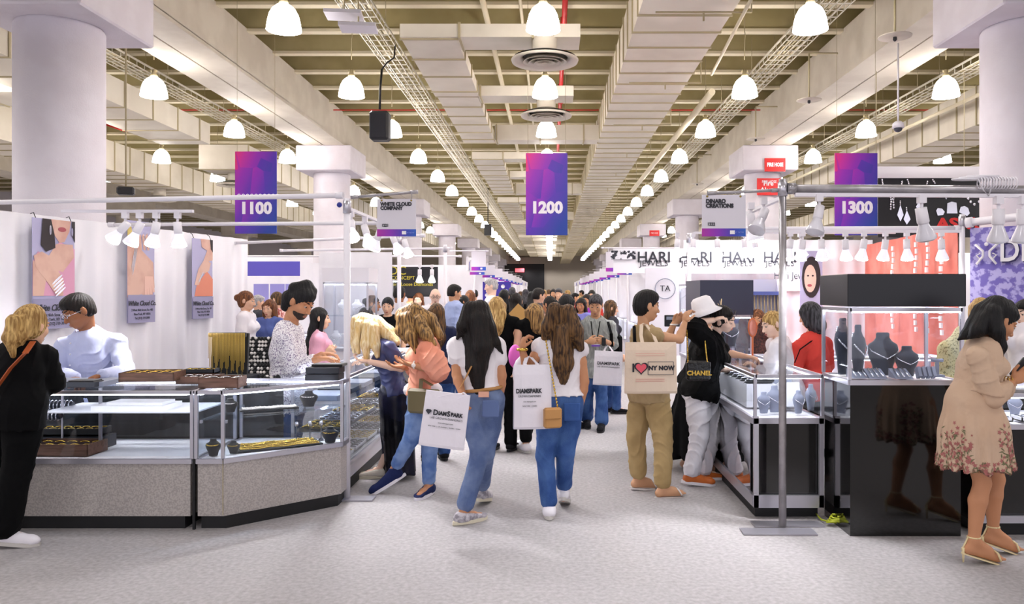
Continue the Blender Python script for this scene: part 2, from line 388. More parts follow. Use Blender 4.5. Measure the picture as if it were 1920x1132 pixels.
duct_run(10.8,12.6,9,50,4.3,4.9,t,seam=.6)
b = MB()
for x, y0, y1, z in ((7.25,6,60,5.0),(7.42,6,60,5.08)): b.tube([(x,y0,z),(x,y1,z)], .035, 8)
b.build('ceiling_pipe', M_ribl, label='pair of pale pipes beyond the right beam', cat='pipe')
# red riser pipe and red sprinkler mains
b = MB()
b.tube([(.20,2,5.75),(.20,42,5.75)], .04, 10)
for y in (8.5,12.5,16.5,20.5): b.tube([(.20,y,5.60),(.20,y,6.0)],.055,10)
b.build('sprinkler_pipe', M_red, label='red sprinkler pipe running above the centre lamps', cat='pipe')
b = MB(); b.tube([(-14,18.4,5.9),(14,18.4,5.9)], .014, 8); b.build('sprinkler_pipe', M_red, label='thin red pipe crossing under the ceiling joists', cat='pipe')
b = MB(); b.tube([W(196,224,18.2),W(243,242,18.2)], .035, 8); b.tube([W(196,232,18.4),W(238,246,18.4)], .03, 8); b.build('sprinkler_pipe', M_red, label='red pipes behind the large duct on the left', cat='pipe')
b = MB()
for x in (-1.0,-.45):
    b.tube([(x,3,5.92),(x,40,5.92)], .045 if x < -.9 else .025, 8)
b.build('ceiling_pipe', M_ribl, label='pale pipes above the cross ducts over the aisle', cat='pipe')
a = W(1335,172,13.5); e = W(1185,358,24)
b = MB().tube([a, e], .06, 10); b.build('ceiling_pipe', M_ribl, label='slanting white conduit between main duct and right cable tray', cat='pipe')
b = MB().tube([W(1418,-20,8.2), W(1334,140,12.5)], .022, 8); b.build('ceiling_pipe', M_ribl, label='thin slanting rod at upper right of the main duct', cat='pipe')
# sprinkler heads with drop rods on the right beam
for i, (px, py, d, ytop) in enumerate(((1678,68,9.4,-5),(1517,187,12.4,100),(1417,260,16.4,200),(1307,344,24,290))):
    p = W(px,py,d); q = Vector((p.x,p.y,ZW(ytop,d)))
    t = thing('ceiling_sprinkler', 'sprinkler with round shield on a drop rod, %s along the right beam' % ('nearest','second','third','fourth')[i], 'sprinkler', p, group='sprinkler drops on the right beam')
    MB().tube([p,q],.014,6).build('drop_rod', M_seam, t); MB().tube([q,q+Vector((.45,0,0))],.014,6).build('branch_arm', M_seam, t)
    MB().lathe([(.0,.03),(.03,.03),(.04,.012),(.19,0),(.19,-.01),(0,-.01)],p,24).build('shield', M_beam, t)
    MB().lathe([(.02,0),(.025,-.04),(.01,-.06),(0,-.06)],p,10).build('nozzle', M_dark, t)
# hanging speaker left
p = W(713,237,12.0)
t = thing('hanging_speaker', 'black loudspeaker hanging from the left cable tray', 'speaker', p)
MB().box(p,(.29,.24,.44),bev=.03).build('cabinet', M_dark, t)
MB().box(p+Vector((-.01,-.125,0)),(.24,.012,.38),bev=.01).build('grille', mat('speaker_grille','#22222a',.7), t)
MB().tube([W(712,205,12), W(713,165,12), W(716,130,12)],.018,8).build('strap', M_dark, t)
MB().tube([W(716,130,12),W(725,118,12),W(739,108,12),W(741,84,12)],.012,6).build('cable', M_dark, t)
p = W(915,431,33); t = thing('hanging_speaker','small dark loudspeaker hanging far down the left lamp row','speaker',p)
MB().box(p,(.3,.3,.45)).build('cabinet',M_dark,t); MB().tube([p,p+Vector((0,0,2.0))],.02,6).build('strap',M_dark,t)
# projector panels top left by tray
for q, (px,py,d,lb) in enumerate(((645,28,9.2,'flat white antenna panel beside the left cable tray, upper'),(672,52,9.2,'flat white antenna panel beside the left cable tray, lower'))):
    p = W(px,py,d); t = thing('antenna_panel', lb, 'antenna', p, group='white antenna panels')
    MB().box(p,(.42,.3,.04),rz=.1).build('panel', M_white, t); MB().tube([p,p+Vector((0,0,.6))],.01,6).build('rod', M_seam, t)
# dome camera
p = W(1684,236,10.5); t = thing('security_camera','white dome security camera hanging right of the beam','camera',p)
MB().lathe([(0,.06),(.04,.06),(.07,.03),(.075,-.03),(.0,-.03)],p,20).build('housing',M_white,t)
MB().ell(p+Vector((0,0,-.035)),(.055,.055,.05),16).build('lens_dome',mat('smoky_dome','#3a3c4a',.1),t)
MB().tube([p+Vector((0,0,.05)),p+Vector((0,0,1.1))],.012,6).build('rod',M_white,t)
# fire-hose sign boards on the second right column
y2 = CY[1]-1.3
M_sign = mat('sign_red','#d8201f',.5); M_signw = mat('sign_white','#f6f2f4',.5)
y2 = CY[1]-.77; d = y2-.03; cx = XW(1453,d); cz = ZW(309,d)
t = thing('fire_hose_sign','red FIRE HOSE sign on the right column capital','sign',(cx,d,cz))
MB().box((cx,d,cz),(XW(1473,d)-XW(1434,d),.02,ZW(296,d)-ZW(321,d))).build('sign_panel',M_sign,t)
text('FIRE HOSE',.125,(cx,d-.015,cz),M_signw,t,bold=.007,sx=.68)
d = CY[1]-.5; cx = XW(1442,d); cz = ZW(350,d)
t = thing('fire_alarm_sign','red Fire Hose and Alarm sign on the column below the capital','sign',(cx,d,cz))
MB().box((cx,d,cz),(.6,.02,.42)).build('sign_panel',M_sign,t)
text('FIRE HOSE',.1,(cx,d-.015,cz+.12),M_signw,t,sx=.8); text('Fire\nAlarm',.16,(cx-.02,d-.015,cz+.0),M_signw,t,bold=.004)
d = CY[3]-.79; cx = XW(1227,d); cz = ZW(437,d)
t = thing('fire_hose_sign','small far red fire hose sign on a distant right column capital','sign',(cx,d,cz))
MB().box((cx,d,cz),(.52,.02,.30)).build('sign_panel',M_sign,t); text('FIRE HOSE',.1,(cx,d-.015,cz),M_signw,t,sx=.8)
# aisle banners -------------------------------------------------------
M_ban = ramp_mat('banner_print', [(0,'#f0307a'),(.15,'#d030a8'),(.35,'#9a2ab8'),(.6,'#5a30b0'),(1,'#1f3f9c')], facets=2.2)
M_num = mat('banner_white','#fbf6fc',.5)
def banner(num, px0, px1, py0, py1, d, label, numy):
    x0,x1,z0,z1 = XW(px0,d),XW(px1,d),ZW(py1,d),ZW(py0,d); cx = (x0+x1)/2
    t = thing('aisle_banner', label, 'banner', (cx,d,z1), group='purple aisle number banners')
    MB().bx(x0,x1,d-.006,d+.006,z0,z1).build('banner_panel', M_ban, t)
    s_ = (x1-x0)*.335
    text(num, s_*1.12, (cx,d-.01,ZW(numy,d)), M_num, t, bold=.012, sx=1.02, name='number')
    b = MB(); 
    for x in (x0+.03,x1-.03): b.tube([(x,d,z1),(x,d,6.1)],.003,5)
    b.build('hanging_wires', M_seam, t)
banner('1200',986,1064,287,441,11.6,'purple hanging banner with white number 1200 over the aisle',390)
banner('1100',441,519,284,438,11.6,'purple hanging banner with white number 1100 on the left',391)
banner('1300',1565,1645,287,441,11.6,'purple hanging banner with white number 1300 on the right',390)
# ================================================================ BOOTHS
M_lam = mat('beige_laminate', '#b9b2ad', .7, col2='#a29b97', nscale=90, ndetail=2)
M_kick = mat('kick_black', '#0d0d10', .6)
M_deck = mat('white_deck', '#f4f3f8', .4)
M_gl = glass('showcase_glass', '#fbfdff')
M_led = mat('added_led_strip', '#ffffff', .4, emis=16, ecol='#f0f4ff')  # glow of the strips added to brighten the showcases
M_mirror = mat('mirror_panel', '#e8e8ee', .02, metal=1)
M_gblk = mat('gloss_black', '#040405', .07, spec=.6, coat=.4)
M_hdr = mat('satin_black_header', '#15161c', .35)
M_hdr2 = mat('navy_black_header', '#35384e', .35)
M_drape = mat('white_drape', '#eeebf2', .8, sheen=.2)
M_bdrape = mat('black_drape', '#0c0d12', .85)
M_bust = mat('slate_velvet', '#3a3e4c', .75, sheen=.3)
M_bustb = mat('black_velvet', '#0b0b0e', .8, sheen=.3)
M_pearl = mat('pearl', '#f3ece6', .25, coat=.4); M_gold = mat('gold', '#d9b453', .25, metal=.9)
M_silver = mat('silver_jewelry', '#e8e8f2', .15, metal=.8)
M_wood = mat('walnut_tray', '#6b4a3a', .5, col2='#553828', nscale=6, nstretch=(1,8,8)); M_woodin = mat('tray_suede', '#3a2622', .8)
M_box = mat('charcoal_box', '#2a2c34', .6); M_grey = mat('grey_box', '#8e93a4', .5)
M_bulb = mat('bulb_face', '#ffffff', .4, emis=BULB_GLOW, ecol='#fffaf2'); M_bglass = mat('bulb_glass', '#e6e4ec', .2, spec=.6, emis=.35); M_bglass2 = mat('bulb_glass_unlit', '#e2e0e8', .2, spec=.6)
def drape(name, a, b, z0, z1, m, label, cat='curtain', fold=.062, amp=.034, kind=None, group=None):
    a = Vector((*a,0)); b = Vector((*b,0)); L_ = (b-a).length; u = (b-a)/L_; nn = Vector((-u.y,u.x,0))
    n = max(8,int(L_/fold*2)); mb = MB(); vs = []; rng = random.Random(label)
    ph = [rng.uniform(0,6) for _ in range(4)]; zs = [z0,(z0*2+z1)/3,(z0+2*z1)/3,z1]
    for s_ in (0,1):
        for zi, z in enumerate(zs):
            for i in range(n+1):
                t = i/n*L_; o = amp*(.6*math.sin(t/fold*1.57+ph[0]+.2*zi)+.5*math.sin(t/fold*.61+ph[1])+.3*math.sin(t*2.2+ph[2]))*(1-.35*zi/3)
                p = a+u*t+nn*(o+(s_-.5)*.006); vs.append((p.x,p.y,z))
    N = n+1; fs = []
    for s_ in (0,1):
        for zi in range(3):
            for i in range(n):
                q = s_*4*N+zi*N+i; f = (q,q+1,q+N+1,q+N); fs.append(f if s_ == 0 else f[::-1])
    for zi in (0,3):
        for i in range(n): q = zi*N+i; fs.append((q,q+1,q+1+4*N,q+4*N))
    mb.add(vs, fs, 0, True)
    return mb.build(name, m, loc=(a.x,a.y,z0), label=label, cat=cat if not kind else None, kind=kind, group=group)
def showcase(name, poly, zk, zd, zt, label, base, front_glass=None, shelf=None, shelf_in=.0, led=True, loc=None, cat='showcase', fw=.022, top=True, group=None, sides=None):
    """poly: footprint counter-clockwise seen from above; base panel zk..zd, glass zd..zt"""
    cxm = sum(p[0] for p in poly)/len(poly); cym = sum(p[1] for p in poly)/len(poly)
    t = thing(name, label, cat, (cxm,cym,0), group=group)
    inset = lambda k: [(p[0]+(cxm-p[0])*k, p[1]+(cym-p[1])*k) for p in poly]
    MB().prism(inset(.06), 0, zk).build('kick_plate', M_kick, t)
    if zd > zk:
        MB().prism(inset(.015), zk, zd-.03).build('base_cabinet', base, t)
    MB().prism(inset(.005), zd-.035, zd-.012).build('display_deck', M_deck, t)
    n = len(poly)
    f = MB()
    for i in range(n):
        a, b = poly[i], poly[(i+1)%n]
        f.bar((a[0],a[1],zd-.02),(b[0],b[1],zd-.02),fw,.034); f.bar((a[0],a[1],zt-.012),(b[0],b[1],zt-.012),fw,.024)
        f.bar((a[0],a[1],zd),(a[0],a[1],zt),fw,fw)
    f.build('aluminium_frame', M_alu, t)
    for i in range(n):
        if sides is not None and i not in sides: continue
        a, b = Vector((*poly[i],0)), Vector((*poly[(i+1)%n],0)); u = (b-a).normalized(); a = a+u*fw*.5; b = b-u*fw*.5
        if (b-a).length < .08: continue
        MB().bar((a.x,a.y,(zd+zt)/2),(b.x,b.y,(zd+zt)/2),.005,zt-zd-.03).build('glass_panel', M_gl, t)
    if top: MB().prism(inset(.02), zt-.012, zt-.005).build('glass_top', M_gl, t)
    if shelf:
        q = [(p[0]+(cxm-p[0])*(.06), p[1]+(cym-p[1])*.06) for p in poly]
        MB().prism(q, shelf, shelf+.007).build('glass_shelf', glass('shelf_glass','#dff2f0'), t)
        br = MB()
        for i in range(n): br.bar((*q[i],shelf-.02),(*q[i],shelf),.015,.02)
        br.build('shelf_brackets', M_alu, t)
    if led:  # assumed strip, added to brighten the inside of the case
        l = MB(); a, b = inset(.05)[0], inset(.05)[1]
        for i in range(n):
            if sides is not None and i not in sides: continue
            a, b = inset(.05)[i], inset(.05)[(i+1)%n]
            if Vector((a[0]-b[0],a[1]-b[1],0)).length > .3: l.bar((*a,zt-.03),(*b,zt-.03),.012,.008)
        l.build('added_led_strip', M_led, t)
    return t
# ---- left counter ----
A = showcase('jewelry_showcase', [(-4.5,5.5),(-2.50,5.5),(-2.50,6.25),(-4.5,6.25)], .09,.494,.965, 'straight glass jewelry counter on beige base, front left', M_lam)
MB().bx(-2.478,-2.494,5.49,5.51,.0,.49).build('joint_gap', M_kick, A)
MB().bx(-3.62,-2.53,5.62,6.1,.79,.80).bx(-3.3,-2.78,5.66,5.95,.80,.835).build('white_riser', M_deck, A)
MB().bx(-4.44,-3.62,5.85,6.15,.70,.707).build('glass_shelf', glass('shelf_glass'), A)
MB().bar((-3.31,5.8,.50),(-3.31,5.8,.95),.018,.02).bar((-3.62,5.85,.5),(-3.62,5.85,.95),.012,.012).build('shelf_post', M_alu, A)
B = showcase('jewelry_showcase', [(-2.47,5.5),(-2.285,5.5),(-1.62,6.12),(-1.62,6.3),(-2.47,6.3)], .09,.494,.965, 'angled corner jewelry counter with chain necklaces inside', M_lam, shelf=.755)
MB().bar((-2.285,5.497,.1),(-2.285,5.497,.48),.004,.004).build('panel_joint', M_seam, B)
C = showcase('jewelry_showcase', [(-2.10,6.42),(-1.68,6.42),(-1.68,9.8),(-2.10,9.8)], .10,.25,.965, 'long low glass counter running back along the left aisle', M_white, shelf=.75)
MB().bx(-2.08,-1.72,6.46,9.76,.50,.507).build('glass_shelf', glass('shelf_glass'), C)
drape('curtain', (-4.4,6.325),(-2.15,6.335), .05,.90, M_bdrape, 'black curtain hung behind the left glass counters', amp=.012, fold=.03)
drape('curtain', (-5.75,6.6),(-5.05,7.2), .0,2.36, M_drape, 'white drape at the far left edge behind the blonde woman')
drape('curtain', (-5.04,7.2),(-4.30,11.2), .0,2.40, M_drape, 'long white pleated drape wall of the left booth with posters')
# posters on the drape
def frame_on(a, b, t0, t1, off=.06):
    a = Vector((*a,0)); b = Vector((*b,0)); u = (b-a).normalized(); n_ = Vector((u.y,-u.x,0))
    return a+u*t0+n_*off, a+u*t1+n_*off, u, n_
M_skin_p = mat('poster_skin','#e3bba9',.6,col2='#d3a393',nscale=4); M_lav = mat('poster_lavender','#b8b4d6',.6)
M_pink = mat('poster_pink','#e2a3c0',.6); M_hairp = mat('poster_hair','#2a2024',.6); M_gray_t = mat('print_dark','#34343e',.6); M_lips = mat('lip_print','#b0525a',.5)
def flat(t, name, P0, u, wid, z0, hgt, poly, m, lay, nn):
    """polygon drawn in poster units (0..1, 0..1), laid as a thin print layer"""
    vs = []; 
    for k in (0,1):
        for a, b in poly:
            p = P0+u*(a*wid)+nn*(.004+lay*.0012+k*.001); vs.append((p.x,p.y,z0+b*hgt))
    n = len(poly); mb = MB()
    mb.add(vs, [tuple(range(n)),tuple(range(2*n-1,n-1,-1))]+[(i,n+i,n+(i+1)%n,(i+1)%n) for i in range(n)])
    return mb.build(name, m, t)
def ellp(cx,cy,rx,ry,n=18,a=0): return [(cx+rx*math.cos(2*PI*i/n)*math.cos(a)-ry*math.sin(2*PI*i/n)*math.sin(a), cy+rx*math.cos(2*PI*i/n)*math.sin(a)+ry*math.sin(2*PI*i/n)*math.cos(a)) for i in range(n)]
def poster(px0,px1,py0,py1,pd,kind,label):
    base_a, base_b = Vector((-5.04,7.2,0)), Vector((-4.30,11.2,0)); u = (base_b-base_a).normalized(); nn = Vector((u.y,-u.x,0))
    def hit(px):  # where the sight line meets the drape plane (offset)
        q = base_a+nn*.07; r = (px-VX)/F
        return (r*q.y-q.x)/(u.x-r*u.y)
    t0, t1 = hit(px0), hit(px1); P0 = base_a+u*t0+nn*.07; wd = t1-t0
    z1 = ZW(py0,P0.y); z0 = ZW(py1,P0.y)
    t = thing('wall_poster', label, 'poster', (P0.x,P0.y,z0), group='jewelry posters on the white drape')
    q = MB(); a = P0; b = P0+u*wd
    q.bar((a.x,a.y,(z0+z1)/2),(b.x,b.y,(z0+z1)/2),.005,z1-z0); q.build('poster_sheet', M_lav, t)
    h = z1-z0; sgn = nn
    fl = lambda nm,poly,m,lay: flat(t,nm,P0,u,wd,z0,h,poly,m,lay,nn)
    if kind == 1:
        fl('pink_top',[(0,.3),(1,.3),(1,.74),(.62,.8),(.4,.66),(.12,.7),(0,.6)],M_pink,1)
        fl('neck',[(.3,.62),(.55,.78),(.95,.78),(.98,.66),(.7,.52),(.45,.55)],M_skin_p,2)
        fl('face',[(.42,1),(.9,1),(.86,.9),(.74,.8),(.62,.79),(.48,.87)],M_skin_p,3)
        fl('hair',[(.22,1),(.42,1),(.5,.86),(.52,.74),(.3,.7),(.18,.76)],M_hairp,4); fl('hair',[(.92,1),(1,1),(1,.8),(.93,.86)],M_hairp,4)
        fl('lips',ellp(.68,.915,.1,.022),M_lips,5)
        fl('arm',[(.0,.30),(.24,.30),(.3,.44),(.06,.6),(0,.62)],M_skin_p,4)
        fl('hand',[(.02,.66),(.2,.7),(.4,.66),(.72,.44),(.7,.3),(.56,.3),(.3,.44),(.06,.56)],M_skin_p,5)
        for i in range(5): fl('bangle',ellp(.56+.02*i,.45-.028*i,.13,.012,a=.35),M_silver,6)
        fl('earring',ellp(.4,.9,.025,.045),M_silver,6); fl('earring',ellp(.93,.9,.02,.04),M_silver,6)
    elif kind == 2:
        fl('hand',[(.0,.80),(.3,.85),(.5,.72),(.95,.6),(1,.35),(.9,.25),(.5,.28),(.0,.25)],M_skin_p,1)
        for i in range(4): fl('finger',[(.3+.14*i,.72),(.38+.14*i,.72),(.36+.12*i,.86+.01*i),(.28+.12*i,.86)],M_skin_p,2)
        for i in range(4): fl('finger',[(.62+.1*i,.24+.02*i),(.7+.1*i,.24+.02*i),(.72+.07*i,.46),(.62+.07*i,.46)],mat('poster_skin_light','#eec4b4',.6),3)
        for i in range(3): fl('bangle',ellp(.22+.02*i,.66-.03*i,.16,.012,a=1.0),M_silver,4)
        fl('sleeve',[(0,.9),(.12,.96),(.2,.84),(0,.78)],mat('poster_yellow','#d8c070',.6),2)
    else:
        fl('neck',[(.5,.7),(1,.74),(1,.9),(.8,.92)],M_skin_p,1); fl('face',[(.4,1),(.85,1),(.9,.9),(.7,.86),(.45,.9)],M_skin_p,2)
        fl('hair',[(.85,1),(1,1),(1,.84),(.9,.88)],M_hairp,3); fl('hand',[(.28,.62),(.6,.76),(.9,.7),(.8,.6),(.5,.56),(.3,.42),(.1,.42)],M_skin_p,3)
        fl('coral_top',[(.1,.28),(1,.28),(1,.5),(.7,.6),(.2,.42)],mat('poster_coral','#e08a70',.6),2); fl('bangle',ellp(.4,.52,.14,.015,a=.5),M_silver,5)
    fl('caption_band',[(0,0),(1,0),(1,.275),(0,.275)],mat('poster_caption','#9c98b8',.6),7)
    x = P0+u*(wd*.5)+nn*.02; hh = h
    up = Vector((0,0,1))
    text('White Cloud Co.', wd*.17, (x.x,x.y,z0+.19*h), M_gray_t, t, right=u, up=up, shear=.3, sx=.85, depth=.001, bold=.002)
    for i, s_ in enumerate(('2 West 46th Street, Ste. 403','New York, NY 10036','Tel. (212) 719-3090')):
        text(s_, wd*.085, (x.x,x.y,z0+(.125-.04*i)*h), M_gray_t, t, right=u, up=up, sx=.8, depth=.001)
    g = MB()
    for e in (.08,.92):
        p = P0+u*(wd*e); g.tube([(p.x,p.y,z1),(p.x-.02,p.y,z1+.05),(p.x-.05,p.y,2.4)],.004,5)
    g.build('hanging_clips', M_dark, t)
poster(60,139,407,618,7.6,1,'jewelry poster of a woman with bangles, leftmost on the white drape')
poster(238,289,412,606,9,2,'jewelry poster of two hands with bracelets, middle of the white drape')
poster(360,398,446,598,10.5,3,'jewelry poster of a woman in profile, rightmost and smallest on the white drape')
# ---- pipes and uprights ----
def upright(x, y, top, label, base=(.0,), r=.026, m=None):
    t = thing('pipe_upright', label, 'pole', (x,y,0))
    MB().tube([(x,y,.012),(x,y,top)], r, 16).build('pole_tube', m or M_pole, t)
    MB().tube([(x,y,top-.12),(x,y,top-.02)], r+.008, 12).build('slot_collar', M_alu, t)
    p = MB()
    for b in base: p.box((x+b,y-.02,.008),(.44,.14,.012))
    p.build('base_plate', M_alu, t); return t
t = upright(-1.63,6.31,2.40,'white steel upright at the corner of the angled left counter',m=M_white)
MB().ell((-1.68,6.27,2.345),.022,10).build('blue_clamp', mat('clamp_blue','#1d2c8a',.4), t)
t = upright(1.62,5.52,2.44,'grey steel upright in front of the right showcase',base=())
p = MB(); p.box((1.56,5.42,.008),(.50,.14,.01),rz=-.02); p.box((1.68,5.60,.008),(.50,.12,.01)); p.build('base_plate', M_alu, t)
upright(-2.0,10.4,2.40,'white upright behind the leaning women on the left',m=M_white)
upright(-1.66,12.4,2.40,'white upright beside the light-blue shirt man, left aisle',m=M_white)
upright(4.22,8.1,2.45,'white upright between the red curtain and the purple banner',m=M_white)
upright(1.75,10.0,2.40,'white upright at the back of the right aisle showcases',m=M_white)
def pipe(a, b, r, label, m=None, name='horizontal_pipe'):
    mb = MB().tube([a,b], r, 12); mid = (Vector(a)+Vector(b))/2
    for p in (a,b): mb.tube([Vector(p)+(mid-Vector(p)).normalized()*.0, Vector(p)+(mid-Vector(p)).normalized()*.06], r*1.35, 10)
    return mb.build(name, m or M_white, loc=a, label=label, cat='pipe')
pipe((-1.66,6.31,2.425),(-4.75,6.6,2.40),.02,'thick white pipe across the front of the left booth')
pipe((-1.6,6.31,2.41),(-1.07,6.36,2.46),.012,'short rod holding the White Cloud sign at left',m=M_pole)
pipe((-1.66,8.3,2.38),(-4.65,8.3,2.36),.02,'thinner white pipe farther back over the left booth')
pipe((-1.66,10.4,2.40),(-4.4,10.9,2.33),.02,'white pipe behind the bearded man over the drapes')
pipe((-1.66,13.4,2.40),(-4.6,13.4,2.36),.02,'white pipe in the middle distance left of the aisle')
pipe((1.65,5.52,2.375),(4.6,5.40,2.345),.030,'thick grey pipe along the top of the front right booth',m=M_pole)
pipe((1.60,5.52,2.365),(1.09,5.50,2.34),.011,'short rod holding the Dinaro sign at right',m=M_pole)
pipe((1.62,8.1,2.30),(4.2,8.1,2.31),.022,'white pipe across the back of the right booth')
pipe((4.24,8.06,2.36),(5.2,7.1,2.44),.04,'white batten above the purple banner at far right')
def rail(a, b, label):
    return MB().bar(a,b,.035,.025).build('track_rail', M_white, loc=a, label=label, cat='light track')
rail((-4.1,6.62,2.33),(-3.0,6.62,2.33),'white light track carrying four bulbs over the left counter')
rail((-1.72,6.6,2.36),(-1.72,9.8,2.36),'white light track running back over the left aisle counter')
rail((1.66,5.62,2.33),(1.66,7.6,2.31),'white light track running back from the right upright')
rail((1.8,7.9,2.26),(4.1,7.9,2.26),'white light track under the rear pipe of the right booth')
rail((1.7,5.5,2.33),(4.6,5.38,2.30),'white light track under the thick grey pipe at right')
rail((1.7,9.4,2.36),(4.1,9.4,2.36),'white light track before the letter banner')
NB = [0]
def track_bulb(p, aim, label, lit=True, s=1.0, power=None, group='spot bulbs on the light tracks'):
    """adapter at p, bulb aims along aim"""
    p = Vector(p); aim = Vector(aim).normalized(); t = thing('track_spotlight', label, 'spotlight', p, group=group)
    j = p+Vector((0,0,-.10))*s
    MB().box(p+Vector((0,0,-.015*s)),(.045*s,.045*s,.05*s)).build('track_adapter', M_white, t)
    MB().tube([p+Vector((0,0,-.03*s)), j], .011*s, 8).build('arm', M_white, t)
    R = aim.to_track_quat('Z','Y').to_matrix()
    MB().lathe([(0,-.03),(.032,-.03),(.034,.06),(.03,.07),(0,.07)], j, 18, sx=s, sy=s, R=R@Matrix.Scale(s,3)if s!=1 else R).build('socket', M_white, t)
    b = MB().lathe([(.028,.06),(.034,.085),(.052,.13),(.062,.155),(.062,.172)], j, 22, R=R@Matrix.Scale(s,3) if s!=1 else R); b.build('bulb', M_bglass if lit else M_bglass2, t)
    MB().lathe([(.062,.172),(.045,.183),(0,.19)], j, 22, R=R@Matrix.Scale(s,3) if s!=1 else R).build('bulb_face', M_bulb if lit else M_bglass2, t)
    if power:
        l = bpy.data.lights.new('spot_beam','SPOT'); l.energy = power; l.spot_size = math.radians(75); l.spot_blend = .6; l.shadow_soft_size = .05; l.color = (.97,.96,1)
        o = bpy.data.objects.new('spot_beam', l); sc.collection.objects.link(o); o.location = j+aim*.21*s; o.rotation_euler = aim.to_track_quat('-Z','Y').to_euler()
for i, (px, aim, lb) in enumerate(((235,(-.75,.1,-.75),'leftmost'),(262,(-.35,-.1,-.8),'second from left'),(293,(-.25,.1,-.9),'third from left'),(333,(.05,.05,-1),'rightmost'))):
    track_bulb((XW(px,6.62),6.62,2.31), aim, 'glowing white spot bulb over the left counter, %s of four' % lb, power=BULB_W)
for i, (y, aim) in enumerate(((6.8,(.25,-.75,-.9)),(7.3,(.35,-.4,-.9)),(7.9,(-.3,.1,-.9)),(8.6,(.45,-.3,-.9)),(9.3,(.3,-.2,-1)))):
    track_bulb((-1.72,y,2.34), aim, 'glowing spot bulb on the left aisle track, %s nearest' % ordn[i], power=BULB_W*(3.2 if i != 2 else .8))
for i, (px, d, z, aim, s_, lb, lit) in enumerate((
    (1408,5.9,2.31,(.2,.0,-1),1,'glowing bulb tilted right, on the rail behind the right upright',True),
    (1432,5.75,2.33,(-.55,-.55,-1),1,'clear round bulb on the rail just left of the right upright',False),
    (1536,5.48,2.32,(-.3,-.3,-1),1,'frosted reflector bulb right of the upright under the grey pipe',False),
    (1728,5.45,2.31,(.25,.15,-1),1.1,'large frosted bulb tilted right before the black jewelry banner',False),
    (1872,5.42,2.30,(.03,.1,-1),1.1,'large frosted bulb above the purple banner',False),
    (1918,5.42,2.30,(.03,.1,-1),1.1,'frosted bulb at the extreme right edge',False))):
    track_bulb((XW(px,d),d,z), aim, lb, lit=lit, s=s_, power=BULB_W*(3 if px in (1432,1536) else .7))
for i, px in enumerate((1482,1505,1540,1585,1620,1660,1700,1765)):
    track_bulb((XW(px,7.9),7.9,2.25), ((-.2+.1*(i%4)),-.1+.2*(i%2),-1), 'small glowing bulb on the rear right track, %s from left' % ordn[i], power=BULB_W*.7 if i%2==0 else None)
for i, px in enumerate((1270,1300,1345,1395,1415,1500,1540)):
    track_bulb((XW(px,9.4),9.4,2.35), (-.1+.05*i,-.2,-1), 'glowing bulb before the letter banner, %s from left' % ordn[i], power=BULB_W if i%2 else None)
# ---- company signs ----
M_sgn = mat('sign_board','#ddd8e0',.5); M_band = ramp_mat('sign_band',[(0,'#b02aa0'),(.35,'#8a2ab4'),(.7,'#3a3ab0'),(1,'#2a62c0')])
M_ink = mat('ink','#23232c',.5); M_brass = mat('brass_eyelet','#a08a40',.35,metal=.8); M_band_t = mat('band_text','#8a9ae0',.5)
def company_sign(px0,px1,py0,py1,d,lines,num,label,rod_z,rz=0,ty=0.83,detail=True,band=.19,group=None):
    x0,x1,z0,z1 = XW(px0,d),XW(px1,d),ZW(py1,d),ZW(py0,d); w_ = x1-x0; h = z1-z0; cx = (x0+x1)/2
    t = thing('company_sign', label, 'sign', (cx,d,z0), group=group)
    b = MB(); b.bx(x0,x1,d-.003,d+.003,z0+h*band,z1); b.build('sign_panel', M_sgn, t)
    MB().bx(x0,x1,d-.0035,d+.0035,z0,z0+h*band).build('colour_band', M_band, t)
    if lines:
        for i, s_ in enumerate(lines): text(s_, w_*.125, (x0+w_*.09,d-.006,z0+h*(ty-.11*i)), M_ink, t, align='LEFT', bold=.0022, sx=.93)
        text(num, w_*.10, (x0+w_*.12,d-.006,z0+h*(band+.1)), M_ink, t, align='LEFT', sx=.9, name='booth_number', bold=.001)
        MB().bx(x0+w_*.64,x0+w_*.75,d-.006,d-.003,z0+h*band*.28,z0+h*band*.75).build('square_logo', M_signw, t)
        text('NY NOW', w_*.05, (x0+w_*.85,d-.006,z0+h*band*.5), M_band_t, t, depth=.0005)
    else:
        text('-----', w_*.12, (x0+w_*.1,d-.004,z0+h*.8), M_gray_t, t, align='LEFT', name='small_print') if False else None
        MB().bx(x0+w_*.62,x0+w_*.76,d-.006,d-.003,z0+h*band*.28,z0+h*band*.75).build('square_logo', M_signw, t)
    e = MB()
    for x in (x0+w_*.12, x1-w_*.12): e.tube([(x,d,z1-.012),(x+.005,d,(z1+rod_z)/2),(x,d,rod_z)],.003,5)
    e.build('hanging_wires', M_pole, t)
    if detail:
        for x in (x0+w_*.12, x1-w_*.12): MB().ell((x,d-.004,z1-.012),(.008,.004,.008),8).build('eyelet', M_brass, t)
company_sign(707,780,373,443,6.36,['WHITE CLOUD','COMPANY'],'1221','WHITE CLOUD COMPANY 1221 sign hanging from a rod on the left',2.45,ty=.86)
company_sign(1316,1398,365,443,5.5,['DINARO','CREATIONS'],'1222','DINARO CREATIONS 1222 sign hanging from a rod on the right',2.36,ty=.84)
